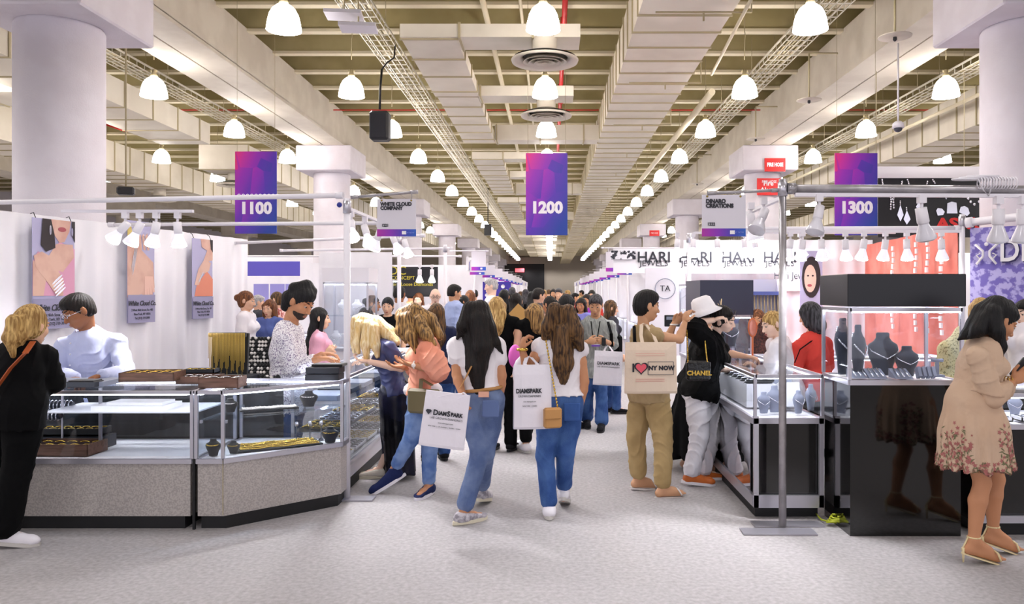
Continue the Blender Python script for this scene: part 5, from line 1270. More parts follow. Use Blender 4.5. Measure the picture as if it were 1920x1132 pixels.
    if tp:
        g = tp.get('g',.016); G = Field(); torso(G, g, .025)
        sl = tp.get('sleeve',.35)
        for i, sd in enumerate('LR'):
            a, e, w = P['sh'+sd], P['el'+sd], P['wr'+sd]; rs = (.044+g)*s; pf = tp.get('puff',0)
            if sl > 0: 
                k1 = min(1, sl/.5); ee = a.lerp(e,k1); G.chain([a, a.lerp(ee,.5), ee],[rs, rs+pf, (.038+g+tp.get('cuff',.008))*s+pf*.8],.02)
            if sl > .5:
                k2 = min(1,(sl-.5)/.5)*.97; ww = e.lerp(w,k2); G.chain([e, e.lerp(ww,.5), ww],[(.037+g)*s+pf*.8,(.037+g*.8)*s+pf,(.030+g*.6)*s],.015)
        hem = tp.get('hem',.08); hp = P['pel']-sp*hem
        if hem > .09: G.cone(P['pel'], hp-sp*.03, .165*s*w_+g, .172*s*w_+g, .04, f2, .74)
        G.cut(hp, -sp)
        for i, sd in enumerate('LR'):  # keep sleeves of lowered arms
            pass
        nw = .068 if tp.get('collar') else .082; G.ell(P['neck']+sp*.055+f2*tp.get('vneck',.02), (nw*s,nw*s,.072*s+tp.get('vdeep',0)), (r2,f2,sp), .012, 's')
        mesh_ = G.mesh(h0*.9, folds(tp.get('fold',.005)*1.3,seed=d)); arr_mesh(tp.get('name','shirt'), [mesh_], tp['m'], t)
        if sl > .5:  # lower sleeves cut off by the hem plane are grown apart
            for sd in 'LR':
                G = Field(); e, w = P['el'+sd], P['wr'+sd]; k2 = min(1,(sl-.5)/.5)*.97; ww = e.lerp(w,k2); pf = tp.get('puff',0)
                G.chain([P['sh'+sd].lerp(e,.6), e, e.lerp(ww,.5), ww],[(.038+g)*s+pf*.8,(.037+g)*s+pf*.8,(.037+g*.8)*s+pf,(.030+g*.6)*s],.015)
                arr_mesh('sleeve', [G.mesh(h0*.95, folds(.003,seed=d+1))], tp['m'], t)
        if tp.get('collar'):
            c = MB(); nb = P['neck']+sp*.03
            pts = [nb+r2*(.062*s*math.cos(a_))+f2*(.058*s*math.sin(a_))+sp*(.012*math.cos(a_*1)-.0-.028*max(0,math.sin(a_))) for a_ in [PI*.5+.25+k*(2*PI-.5)/16 for k in range(17)]]
            c.tube(pts, .013*s, 6); c.build('collar', tp['m'], t)
    bt = bottom or {}
    if bt.get('kind','pants') == 'pants' and bt:
        g = bt.get('g',.014); G = Field(); wh = bt.get('w',.07); ln = bt.get('len',.95)
        G.ell(P['pel']-up*.02, (.163*s*w_+g*.6,.118*s*w_+g*.6,.115*s), (r2,f2,up), .04); G.cone(P['pel'],P['pel']+sp*.07,.15*s*w_+g*.5,.135*s*w_+g*.5,.03,f2,.76)
        for sd, sg in (('L',-1),('R',1)):
            hp, kn, an = P['hip'+sd], P['kn'+sd], P['an'+sd]; e = kn.lerp(an, ln)
            G.ell(P['pel']-f2*.05*s+r2*sg*.072*s-up*.035, (.086*s+g*.4,.084*s+g*.4,.093*s), (r2,f2,up), .03)
            G.chain([hp, hp.lerp(kn,.45), kn, e], [.092*s*w_+g*.5,.080*s*w_+g*.9,.060*s*w_+g*.8,wh*s], .02)
        G.cut(P['pel']+sp*bt.get('rise',.09), sp)
        arr_mesh(bt.get('name','trousers'), [G.mesh(h0*.9, folds(bt.get('fold',.004)*1.3,seed=d+2))], bt['m'], t)
    elif bt.get('kind') == 'skirt':
        G = Field(); ln = bt['len']; fl_ = bt['flare']; ax_ = bt.get('dir',-up); p0 = P['pel']+sp*.09; cx0 = _np(P['pel'])
        m1 = P['pel']; m2 = P['pel']+Vector(ax_)*ln*.5; m3 = P['pel']+Vector(ax_)*ln
        G.chain([p0,m1-up*.03],[.128*s*w_,.165*s*w_],.03,f2,.75); G.chain([m1-up*.03,m2,m3+Vector(ax_)*.03],[.17*s*w_,.17+(fl_-.17)*.6,fl_],.03,f2,bt.get('fl',.8)); G.cut(m3, Vector(ax_)); nf = bt.get('nf',9); am = bt.get('amp',.014)
        def dp(x,y,z, cx0=cx0, z0=P['pel'].z): 
            a_ = np.arctan2(y-cx0[1],x-cx0[0]); return am*np.clip((z0-z)/ln,0,1)*(np.sin(nf*a_+1)+.5*np.sin(nf*1.7*a_+2+3*z))
        arr_mesh(bt.get('name','skirt'), [G.mesh(h0*.9, dp)], bt['m'], t)
    if shoes and det >= 0:
        for sd in 'LR':
            a, heel, toe, fd = fr[sd]; sdv = fd.cross(up); G = Field(); k_ = shoes.get('k','sneaker')
            slope = (toe-heel).normalized(); un = sdv.cross(slope).normalized()
            if un.z < 0: un = -un
            if k_ == 'sneaker':
                G.cone(heel+un*.012, toe+un*.008, .042*s, .035*s, .02); G.cone(a-up*.02, toe.lerp(heel,.35)+un*.01, .045*s, .037*s, .03); G.cone(a, a-up*.03, .042*s, .042*s, .02)
                G.ell(toe+fd*.01+un*.006,(.042*s,.05*s,.032*s),(sdv,slope,un),.02)
                G.cut(a+up*.012+fd*.0, (up*.9+fd*.2).normalized()); G.cut(heel-un*.014, -un)
                sh = arr_mesh('shoe', [G.mesh(.007 if det==2 else .012)], shoes['m'], t)
                S_ = MB(); P0 = heel-slope*.048-un*.0; L_ = (toe-heel).length+.11*s; pts = []
                for k in range(24):
                    an_ = 2*PI*k/24; x = math.cos(an_); y = math.sin(an_); wv = (.047+.006*x)*s
                    pts.append(P0-slope*.006+slope*((L_+.012)/2*(1+x))+sdv*(y*wv))
                vs = [p_-un*.030 for p_ in pts]+[p_-un*.006 for p_ in pts]; n_=24
                S_.add(vs,[tuple(range(n_)),tuple(range(2*n_-1,n_-1,-1))]+[(i,n_+i,n_+(i+1)%n_,(i+1)%n_) for i in range(n_)],0)
                S_.build('shoe_sole', shoes.get('sole',M_white), sh)
            else:
                S_ = MB(); P0 = heel-slope*.04-un*.03; L_ = (toe-heel).length+.10*s; pts = []
                for k in range(24):
                    an_ = 2*PI*k/24; x = math.cos(an_); y = math.sin(an_); wv = (.036+.008*x)*s; pts.append(P0+slope*(L_/2+x*L_/2)+sdv*(y*wv))
                n_=24; S_.add([p_-un*shoes.get('th',.014) for p_ in pts]+list(pts),[tuple(range(n_)),tuple(range(2*n_-1,n_-1,-1))]+[(i,n_+i,n_+(i+1)%n_,(i+1)%n_) for i in range(n_)],0)
                sh = S_.build('sandal_sole', shoes['m'], t)
                T_ = MB(); c0 = a.lerp(toe,.75)
                T_.tube([toe-slope*.005+sdv*.042-un*.01, toe-slope*.03+sdv*.03+un*.03, toe-slope*.035+un*.036, toe-slope*.03-sdv*.03+un*.03, toe-slope*.005-sdv*.042-un*.01],.006,6)
                if k_ == 'heel':
                    T_.tube([a+sdv*.036*math.cos(q_)+fd*.036*math.sin(q_)+up*(.012) for q_ in [k*PI/8 for k in range(17)]],.005,6); T_.tube([heel-slope*.035+up*.0, heel-slope*.035-up*0+Vector((0,0,-(heel.z-.002)))],[.011,.005],8)
                    T_.tube([heel-slope*.04-un*.02, a-fd*.038+up*.01],.005,6)
                T_.build('sandal_strap', shoes['m'], sh)
    P.update(hc=hc, hr=hr, hf=hf, hu=hu, q=q, r2=r2, f2=f2, sp=sp, r=r, f=f, s=s)
    return t, P
def strap(t, pts, m, w=.012, name='strap', th=.006):
    b = MB(); pts = [Vector(p) for p in pts]
    for i in range(len(pts)-1): b.bar(pts[i],pts[i+1],w,th)
    return b.build(name, m, t)
def glasses(t, P, m=None, name='glasses', dark=False, up_=0):
    hc,hr,hf,hu,q = (P[k] for k in ('hc','hr','hf','hu','q')); b = MB()
    for sg in (-1,1):
        c = hc+hu*(.010+up_)*q+hf*(.098-(.02 if up_ else 0))*q+hr*sg*.033*q
        b.tube([c+hr*.026*q*math.cos(k*PI/8)+hu*.018*q*math.sin(k*PI/8) for k in range(17)],.0022,5)
        if dark: b.ell(c,(.026*q,.004,.02*q),10,R=Matrix((hr,hf,hu)).transposed())
        b.tube([c+hr*sg*.026*q, hc+hu*(.008+up_)*q+hf*.0*q+hr*sg*.082*q],.002,5)
    b.tube([hc+hu*(.012+up_)*q+hf*.101*q-hr*.007*q, hc+hu*(.012+up_)*q+hf*.101*q+hr*.007*q],.0022,5)
    return b.build(name, m or M_dark, t)
# ================================================================ PEOPLE
def cloth(nm, c, c2=None, **k): k.setdefault('bump',.25); k.setdefault('bscale',14); return mat(nm, c, k.pop('rough',.85), col2=c2, spec=k.pop('spec',.25), **k)
C_blk = cloth('cloth_black','#050507',spec=.15); C_white = cloth('cloth_white','#f0eaee'); C_jean = cloth('denim_mid','#4a6296','#6d86b8',nscale=7,bump=.3,bscale=200)
C_jean2 = cloth('denim_blue','#2c4a82','#45659c',nscale=6,bump=.3,bscale=200); C_jeanl = cloth('denim_light','#5573ac','#829bc8',nscale=6,bump=.3,bscale=200); C_jeanw = cloth('denim_washed','#55678f','#7384a8',nscale=6,bump=.3,bscale=200)
C_peach = cloth('peach_fabric','#e8957a','#eea58c',nscale=5); C_navy = cloth('navy_satin','#2b2f52','#474d78',nscale=4,rough=.35); C_bsat = cloth('black_satin','#07070c','#1c1c30',nscale=3,rough=.25)
C_beige = cloth('beige_vest','#b39b74','#a58d66',nscale=6); C_khaki = cloth('khaki','#b49a6c','#a68c60',nscale=5); C_wpant = cloth('white_trousers','#e6e4ec')
C_blue = cloth('pale_blue_shirt','#c8cdea','#bcc2e4',nscale=3); C_flor = mat('tiny_print_shirt','#f1edf0',.8,col2='#8f7f9c',nscale=95,npos=(.50,.60),ndetail=3)
C_grey = mat('grey_check_shirt','#8a8e8c',.8,col2='#a6aaa6',nscale=60,nstretch=(1,1,.15),ndetail=2); C_pink = cloth('pink_cardigan','#dba0b4'); C_red = cloth('red_tee','#e0483e'); C_lav = cloth('lavender_top','#8d8fd8')
C_dkblue = cloth('dark_blue_top','#232a4a'); C_denimj = cloth('blue_jacket','#5868a4'); C_dress = mat('cream_floral_dress','#c9aa90',.85,col2='#cfb39a',nscale=3,bump=.3,bscale=16,spec=.2); C_lace = mat('yellow_lace','#ded29c',.8,col2='#8c8450',nscale=60,npos=(.55,.6))
C_skt = cloth('grey_suit','#3c3c44'); C_lblue = cloth('light_blue_shirt','#a9b8e2'); C_floralp = mat('floral_pink','#e0b8b0',.8,col2='#a04038',nscale=25,npos=(.5,.58))
S_w = dict(m=cloth('shoe_white','#eeeaf0',rough=.5), sole=mat('sole_offwhite','#c9c4be',.6)); S_navy = dict(m=cloth('shoe_navy','#1b2550'), sole=M_white); S_grey = dict(m=cloth('shoe_silver_grey','#8d8890','#c5c0c6',nscale=30), sole=mat('cream_rubber','#d8d0b8',.6))
S_or = dict(m=mat('orange_leather','#c8682a',.45), sole=M_white); S_blk = dict(m=cloth('shoe_black','#15151a'), sole=mat('dark_sole','#202024',.6)); S_cream = dict(m=cloth('shoe_cream','#d8cfc0'), sole=mat('cream_rubber'))
S_san = dict(m=mat('white_sandal','#e8e2de',.5), k='sandal'); S_heel = dict(m=mat('cream_sandal','#e6d4a4',.4), k='heel', th=.008)
pants = lambda m,**k: dict(kind='pants',m=m,**k)
M_brown = mat('tan_leather','#b8864c',.5); M_orng = mat('orange_leather')
HD = dict
# --- left booth ---
t,P = person('blonde woman in black seen from behind at the left edge, tan strap across her back', 30, 5.1, 25, 1.68, sk='light', hair='dblonde', hs='pony', hlen=.22, hyaw=10, pitch=-12, det=2, hscale=1.08,
  J=dict(pel=(30,752),neck=(40,655),head=(58,612),shL=(-18,668),shR=(84,668,.05),elR=(96,715,.12),wrR=(78,738,.3),elL=(-30,740),kneeL=(0,0),anR=(6,992),knR=(34,870),hipR=(48,770),anL=(-45,985,.2),knL=(-20,875,.1)), top=dict(m=C_blk,sleeve=.92,g=.03,hem=.16,cuff=.02), bottom=pants(C_blk,w=.10,g=.03,len=.92), shoes=S_w, feet=(60,75), curl=.3, wide=1.1,
  hx=[[(60,590,-.02,.07),(45,615,-.06,.045),(36,640,-.09,.035)],[(60,600,-.06,.03),(45,628,-.1,.03),(32,645,-.11,.012)]])
M_str = mat('cognac_strap','#b0562c',.45); strap(t,[W(62,640,5.02),W(47,662,4.93),W(20,690,4.93),W(-12,735,4.93)],M_str,.035,'shoulder_strap')
t,P = person('man with glasses in a pale blue shirt behind the left counter', 172, 6.5, 208, 1.72, sk='brown', sex='m', hair='dark', hs='short', hlen=.8, hyaw=222, pitch=-28, det=2, hscale=1.12,
  J=dict(pel=(178,745),neck=(165,628),head=(148,583,-.12),shR=(122,648,-.02),shL=(220,642),elR=(112,702,-.05),elL=(236,700,-.1),wrR=(140,708,-.45),wrL=(192,703,-.5)), top=dict(m=C_blue,sleeve=1,g=.028,collar=True,fold=.006,hem=.1,cuff=.012), bottom=pants(C_skt), shoes=S_blk,
  hands=(HD(d=(-.8,-.3,-.25),n=(0,0,-1),t=(.0,-1,.2)),HD(d=(.6,-.5,-.3),n=(0,0,-1),t=(-.2,-1,0))), curl=.5, wide=1.05)
glasses(t,P,M_silver)
for k in range(4): MB().ell(P['pel'].lerp(P['neck'],.9-.17*k)+P['f2']*(.15+.012*k),.007,8).build('button',M_white,t)
t,P = person('bearded man with black wavy hair in a white printed shirt behind the corner counter', 537, 6.8, 96, 1.80, sk='tan', sex='m', hair='black', hs='short', hlen=1.2, hyaw=112, pitch=-32, det=2, beard=True, hscale=1.1,
  J=dict(pel=(538,740),neck=(541,612),head=(563,566,-.02),shR=(534,634,-.17),shL=(552,630,.17),elR=(548,690,-.16),elL=(560,690,.18),wrR=(600,672,-.2),wrL=(603,664,.08)), top=dict(m=C_flor,sleeve=.82,g=.028,collar=True,hem=.16,cuff=.012), bottom=pants(C_jean2), shoes=S_blk,
  hands=(HD(d=(.9,-.1,.05),n=(0,0,-1),t=(0,-1,0)),HD(d=(.95,.1,.0),n=(0,0,-1),t=(0,1,.2))), curl=.45, wide=1.0,
  hx=[[(552,540,-.05,.05),(575,536,-.03,.05),(588,545,-.03,.03)],[(540,555,-.04,.05),(535,575,-.02,.04)]])
t,P = person('woman with long black hair in a pink cardigan behind the bearded man', 600, 8.3, 75, 1.60, sk='light', hair='black', hs='long', hlen=.22, det=1, J=dict(head=(600,597),neck=(597,628),wrR=(612,664,-.2),wrL=(614,664,.1)), top=dict(m=C_pink,sleeve=.8,g=.025,hem=.2), bottom=pants(C_white), shoes=S_w, pitch=-5)
strap(t,[P['neck']+P['f']*.06+P['r']*.05,P['neck']-Vector((0,0,.15))+P['f']*.15],C_blk,.02,'lanyard')
t,P = person('woman with long platinum hair in a navy satin top bending over the aisle counter', 742, 7.02, 262, 1.66, sk='fair', hair='blonde', hs='short', hlen=.4, hyaw=262, pitch=-38, det=2,
  J=dict(pel=(742,735),neck=(718,640),head=(688,617),shL=(730,652,-.16),shR=(722,648,.16),elL=(752,690,-.18),wrL=(692,678,-.18),elR=(735,690,.18),wrR=(690,676,.1),knL=(740,815),anL=(712,880,.0),knR=(750,815),anR=(735,876,.2)), top=dict(m=C_navy,sleeve=.28,g=.016,hem=.02), bottom=dict(kind='skirt',m=C_bsat,len=.72,flare=.15,amp=.012,nf=7,fl=.9,dir=(.06,0,-1)), shoes=S_cream, feet=(265,265),
  hands=(HD(d=(-1,0,.1),n=(0,0,1),t=(0,1,0)),HD(d=(-1,0,0),n=(0,0,-1),t=(0,-1,0))), curl=.4,
  hx=[[(680,598,0,.06),(705,608,0,.075),(728,625,-.02,.07),(745,642,-.1,.03)],[(672,606,-.07,.03),(668,640,-.09,.03),(672,660,-.09,.02)],[(690,610,-.09,.05),(686,645,-.12,.045),(688,682,-.12,.02)],[(700,615,-.1,.05),(705,650,-.13,.04),(708,668,-.14,.02)],[(668,600,-.02,.045),(661,630,.0,.03),(664,660,.0,.015)]])
t,P = person('woman in a peach puff-sleeve blouse and light jeans bending toward the counter', 788, 6.55, 285, 1.68, sk='tan', hair='hilite', hs='short', hlen=.3, hyaw=268, pitch=-35, det=2,
  J=dict(pel=(793,742),neck=(800,640),head=(770,602),shL=(800,655,-.16),shR=(790,645,.17),elL=(822,695,-.2),wrL=(772,684,-.22),elR=(780,690,.2),wrR=(755,688,.1),hipL=(788,755,-.05),knL=(772,820,-.1),anL=(740,878,-.05),hipR=(803,755,.05),knR=(806,832,.0),anR=(804,912,-.1)), top=dict(m=C_peach,sleeve=.5,puff=.035,g=.03,hem=-.02,cuff=.0,fold=.008), bottom=pants(C_jeanl,w=.055,len=.84), shoes=S_navy, feet=(262,200),
  hands=(HD(d=(-.95,0,.25),n=(.2,0,1),t=(0,-1,.2)),HD(d=(-.9,-.1,.1),n=(0,0,1),t=(0,1,0))), curl=.35,
  hx=[[(755,590,-.02,.06),(775,583,-.03,.065),(805,600,-.03,.06),(825,630,-.05,.035)],[(752,595,-.09,.04),(752,620,-.11,.045),(762,640,-.11,.02)],[(765,595,-.1,.05),(770,630,-.14,.05),(782,660,-.15,.02)],[(785,600,-.1,.05),(800,628,-.15,.05),(815,645,-.16,.02)]])
MB().tube([P['wrL']+Vector((.02,.032*math.cos(a),.03*math.sin(a))) for a in [k*PI/8 for k in range(17)]],.006,6).ell(P['wrL']+Vector((.02,-.034,.0)),(.018,.006,.018),12).build('wrist_watch',M_pearl,t)
MB().ell(P['pel']+Vector((0,0,.05)),(.165,.14,.085),20).build('white_undershirt',C_white,t)
ts = thing('olive_shoulder_bag','olive leather bag hanging at the hip of the peach blouse woman','bag',W(800,740,6.32))
MB().box(W(795,752,6.33),(.05,.30,.20),rz=1.2,bev=.02).build('bag_body',mat('olive_leather','#6c6140',.5),ts); strap(ts,[W(788,735,6.36),W(790,710,6.38),W(810,722,6.3)],mat('olive_leather'),.03,'bag_strap')
t,P = person('woman with very long straight dark hair, white tee and washed jeans, walking away', 900, 5.75, 4, 1.66, sk='tan', hair='dark', hs='long', hlen=.36, hyaw=0, pitch=0, det=2, face=False, hv=1.0,
  J=dict(pel=(904,742),neck=(893,640),head=(893,600),shL=(856,648),shR=(931,648),elL=(856,702,-.05),wrL=(868,742,-.16),elR=(941,704,-.03),wrR=(935,758,.03),hipL=(886,760,-.02),knL=(900,850,-.05),anL=(868,963,-.12),hipR=(921,760,.02),knR=(909,850,.0),anR=(903,916,.36)), top=dict(m=C_white,sleeve=.22,g=.02,hem=-.05,fold=.006), bottom=pants(C_jeanw,w=.066,len=.82,rise=.12,fold=.003), shoes=S_grey, feet=(48,12),
  hands=(HD(d=(-.1,0,-1),n=(1,0,0),t=(0,1,.0),curl=1.0),HD(d=(-.1,.1,-1),n=(-1,0,0),t=(0,1,0))), hx=[[(882,580,-.05,.06),(868,612,-.07,.045),(858,634,-.06,.012)],[(900,580,-.05,.07),(915,615,-.07,.055),(930,642,-.07,.03),(942,662,-.06,.008)],[(898,600,-.08,.085),(906,650,-.12,.07),(904,686,-.12,.035)]], wide=1.0)
b = MB(); c = P['pel']+P['sp']*.055
b.tube([c+P['r2']*.158*math.cos(a)+P['f2']*.122*math.sin(a) for a in [k*PI/12 for k in range(25)]],.014,6); b.build('tan_belt',M_brown,t)
strap(t,[W(884,686,5.60),W(874,706,5.585),W(862,728,5.58)],M_brown,.022,'crossbody_strap')
MB().box(W(920,766,5.585),(.12,.02,.12),rx=-.12,bev=.008).build('back_pocket',cloth('denim_pocket','#5f709a'),t); MB().box(W(907,739,5.60),(.075,.01,.04)).build('phone_corner',mat('phone_case','#e0a890',.4),t)
t,P = person('woman with long brown highlighted hair, cap-sleeve white top and blue jeans, walking away', 1050, 5.9, -8, 1.66, sk='tan', hair='brown', hs='long', hlen=.26, hyaw=12, pitch=0, det=2, face=False, hv=1.03,
  J=dict(pel=(1052,748),neck=(1052,645),head=(1051,603),shL=(1012,650,-.02),shR=(1086,655,.0),elL=(990,697,-.05),wrL=(979,655,-.1),elR=(1096,715,-.02),wrR=(1087,765,.02),hipL=(1034,765,-.02),knL=(1022,852,-.03),anL=(1030,952,-.12),hipR=(1070,765,.02),knR=(1060,848,.0),anR=(1057,915,.12)), top=dict(m=C_white,sleeve=.0,g=.024,hem=-.03,fold=.007), bottom=pants(C_jean2,w=.064,len=.86,rise=.11,fold=.003), shoes=S_w, feet=(0,5),
  hands=(HD(d=(.15,.1,1),n=(.6,.3,.3),t=(1,0,0),curl=.9),HD(d=(-.1,0,-1),n=(-1,0,0),t=(0,1,0),curl=.6)), hx=[[(1040,580,-.07,.055),(1028,612,-.06,.05),(1020,640,-.04,.02)],[(1065,585,-.07,.06),(1078,620,-.09,.06),(1088,652,-.08,.03)],[(1055,620,-.1,.065),(1055,655,-.13,.05),(1058,682,-.13,.025)]])
MB().tube([P['wrL']+Vector((.032*math.cos(a),.032*math.sin(a),.0)) for a in [k*PI/8 for k in range(17)]],.012,6).build('gold_bracelet',M_gold,t)
MB().box(W(1072,772,5.72),(.12,.02,.13),rx=-.12,bev=.008).build('back_pocket',cloth('denim_pocket2','#33528c'),t)
tb = thing('crossbody_bag','small tan crossbody bag with gold chain at the back of the sleeveless woman','bag',W(1035,785,5.68))
MB().box(W(1036,783,5.66),(.13,.055,.145),rz=.3,bev=.012).build('bag_body',M_brown,tb); MB().box(W(1037,776,5.625),(.125,.012,.07),rz=.3,bev=.004).build('bag_flap',M_brown,tb)
g = MB(); A_, B_ = W(1024,640,5.74), W(1046,766,5.66)
for k in range(22): g.ell(A_.lerp(B_,k/21)+Vector((0,-.012*math.sin(PI*k/21),0)),(.007,.005,.012),6)
g.build('bag_chain',M_gold,tb)
M_tote = cloth('tote_white','#efeaf2'); M_tote2 = cloth('tote_natural','#e6d2bc')
def tote(name,label,c,wid,hgt,dep,m,rz=0,tilt=0,handle=.16,hw=.5,txt='diam',apex=None,hm=None):
    c = Vector(c); R = Matrix.Rotation(rz,3,'Z')@Matrix.Rotation(tilt,3,'Y'); t = thing(name,label,'bag',c)
    b = MB(); V = lambda x,y,z: c+R@Vector((x,y,z)); n = 8; lay = []
    for zz,k in ((-hgt/2,.75),(-hgt/2+.02,1),(0,.9),(hgt*.35,.55),(hgt/2,.2)):
        lay.append([V(x*wid/2*(1+.02*(zz<0)), y*dep/2*k, zz) for x,y in ((-1,-.6),(-.6,-1),(0,-1.08),(.6,-1),(1,-.6),(1,.6),(.6,1),(0,1.08),(-.6,1),(-1,.6))])
    vs = [p for l in lay for p in l]; N_ = 10; fs = [tuple(range(N_-1,-1,-1)),tuple(range((len(lay)-1)*N_,len(lay)*N_))]
    for i in range(len(lay)-1):
        for k in range(N_): fs.append((i*N_+k,i*N_+(k+1)%N_,(i+1)*N_+(k+1)%N_,(i+1)*N_+k))
    b.add(vs,fs); b.build('bag_body',m,t)
    for sy in (-1,1):
        a0, a1 = V(-wid*hw/2,sy*dep*.1,hgt/2-.04), V(wid*hw/2,sy*dep*.1,hgt/2-.04)
        ap = Vector(apex)+R@Vector((0,sy*.012,0)) if apex is not None else V(0,sy*.01,hgt/2+handle)
        q = [a0, a0.lerp(ap,.5)+R@Vector((-.02,0,.0)), ap+R@Vector((-.018,0,-.01)), ap+R@Vector((0,0,.0)), ap+R@Vector((.018,0,-.01)), a1.lerp(ap,.5)+R@Vector((.02,0,.0)), a1]
        h_ = MB()
        for i in range(6): h_.bar(q[i],q[i+1],.026,.004)
        h_.build('bag_handle',hm or m,t)
    rt = R@Vector((1,0,0)); up_ = R@Vector((0,0,1)); fr_ = R@Vector((0,-1,0))
    def tx(s_,size,x,z,mm=M_ink,**k):
        p_ = V(x,-dep*.5*(1.06 if z < 0 else .9)-.005,z); text(s_,size,tuple(p_),mm,t,right=rt,up=up_,depth=.001,**k)
    if txt == 'diam':
        [tx(c_,wid*z_,wid*x_,hgt*.12+wid*.004*(z_>.14),bold=.0018,sx=.92,align='LEFT') for c_,z_,x_ in (('D',.165,-.27),('IAM',.118,-.15),('S',.165,.045),('PARK',.118,.13))]; tx('LAB GROWN DIAMONDS',wid*.068,wid*.04,hgt*.03,sx=.95,bold=-.0003)
        tx('www.diamspark.com',wid*.04,wid*.04,-hgt*.05); tx('NEW YORK  |  LOS ANGELES  |  MUMBAI  |  DUBAI',wid*.033,wid*.02,-hgt*.12)
        d0 = V(-wid*.37,-dep*.5*.95-.006,hgt*.13); e = MB(); k_ = wid*.07
        e.add([d0+rt*a_*k_+up_*b_*k_ for a_,b_ in ((-1,.25),(-.6,.7),(.6,.7),(1,.25),(0,-.95))]+[d0-fr_*.003+rt*a_*k_+up_*b_*k_ for a_,b_ in ((-1,.25),(-.6,.7),(.6,.7),(1,.25),(0,-.95))],[(4,3,2,1,0),(5,6,7,8,9)]+[(i,(i+1)%5,5+(i+1)%5,5+i) for i in range(5)]); e.build('diamond_logo',M_gray_t,t)
    elif txt == 'nynow':
        tx('I',wid*.22,-wid*.36,hgt*.0,bold=.003); tx('NY NOW',wid*.11,wid*.19,hgt*.0,bold=.003,spacing=1.1)
        y0 = -dep*.5*1.0-.008; e = MB()
        for z in (-.05,.05): e.bar(V(-.03*1+wid*.0,y0,z*1.0),V(wid*.42,y0,z*1.0),.004,.004)
        for x in (-.03,wid*.42): e.bar(V(x,y0,-.05),V(x,y0,.05),.004,.004)
        e.build('logo_frame',M_ink,t)
        hp = [(16*math.sin(a)**3, 13*math.cos(a)-5*math.cos(2*a)-2*math.cos(3*a)-math.cos(4*a)) for a in [2*PI*k/30 for k in range(30)]]
        for sc_,mm,o_ in ((.0034,M_ink,0),(.0026,mat('heart_pink','#e85a6a',.6),.002)):
            e = MB(); q = [V(-wid*.21+a*sc_,y0-o_,b*sc_+.004) for a,b in hp]; q2 = [V(-wid*.21+a*sc_,y0+.003-o_,b*sc_+.004) for a,b in hp]
            e.add(q+q2,[tuple(range(30)),tuple(range(59,29,-1))]+[(i,30+i,30+(i+1)%30,(i+1)%30) for i in range(30)]); e.build('heart_logo',mm,t)
        for z in (.10,.115,-.085,-.10):
            e = MB(); e.bar(V(-wid*.32,y0+.004,z),V(wid*.25,y0+.004,z),.003,.002); e.build('red_rule',mat('rule_red','#e08a80',.6),t)
    elif txt == 'small':
        tx('DIAMSPARK',wid*.15,wid*.0,hgt*.14,bold=.001); tx('LAB GROWN DIAMONDS',wid*.07,0,hgt*.04)
    elif txt == 'side':
        tx('DIAMSPARK',wid*.16,-wid*.12,hgt*.1,bold=.002,sx=.8); tx('GROWN DIAMONDS',wid*.08,-wid*.1,hgt*.02,sx=.8); tx('www.diamspark.com',wid*.05,-wid*.1,-hgt*.06,sx=.8); tx('NEW YORK  |  DUBAI',wid*.05,-wid*.1,-hgt*.13,sx=.8)
    return t
tote('tote_bag','white DiamSpark tote bag hanging from the hand of the long dark haired woman',W(834,787,5.50),.31,.385,.06,M_tote,rz=0,tilt=.13,apex=P and W(869,736,5.52),hw=.42)
tote('tote_bag','white DiamSpark tote bag on the bent arm of the sleeveless woman',W(998,743,5.72),.27,.46,.12,M_tote,rz=.15,tilt=.0,apex=W(992,668,5.78),txt='side',hw=.35)
MB().ell(W(983,700,6.0),(.09,.06,.14),16).build('plastic_bag',mat('thin_plastic','#eceaf6',.4),loc=W(983,700,6.0),label='small white plastic bag behind the tote of the sleeveless woman',cat='bag')
MB().ell(W(966,668,7.9),(.07,.05,.12),16).build('pink_pouch',mat('pink_fabric','#e868c8',.6),loc=W(966,668,7.9),label='bright pink pouch in the hand of the highlighted-hair woman',cat='bag')
# --- right side ---
t,P = person('short-haired shopper in a beige vest and khaki trousers fastening a necklace', 1222, 6.48, 68, 1.66, sk='olive', hair='black', hs='short', hlen=.9, hyaw=72, pitch=-8, det=2, hscale=1.05,
  J=dict(pel=(1217,728),neck=(1206,618),head=(1212,574),shR=(1228,630,-.15),shL=(1198,626,.16),elR=(1274,636,-.10),wrR=(1284,604,.02),elL=(1250,640,.25),wrL=(1264,606,.22),hipL=(1204,745,.1),knL=(1193,820,.1),anL=(1197,893,.12),hipR=(1232,745,-.08),knR=(1243,826,-.1),anR=(1243,912,-.12)), top=dict(m=C_beige,sleeve=.0,g=.03,hem=.1,fold=.006), bottom=pants(C_khaki,w=.075,g=.024,len=.86,fold=.006), shoes=S_san, feet=(75,80), bare=1,
  hands=(HD(d=(.5,0,.5),n=(.2,-.8,0),t=(0,0,1)),HD(d=(.2,0,1),n=(.8,.5,0),t=(-.3,-.3,.6))), curl=.9, wide=1.02)
b = MB(); b.tube([W(1189,612,6.36),W(1190,640,6.28),W(1205,660,6.24)],.014,6); b.build('black_sling_strap',C_blk,t)
b = MB(); b.tube([P['neck']+P['r']*.07*math.cos(a)+P['f']*.07*math.sin(a)+Vector((0,0,.01)) for a in [k*PI/8 for k in range(17)]],.008,6); b.build('lanyard',C_blk,t)
MB().tube([P['wrL']+Vector((.03*math.cos(a),.03*math.sin(a),-.01)) for a in [k*PI/8 for k in range(17)]],.008,6).build('bracelet',M_pearl,t)
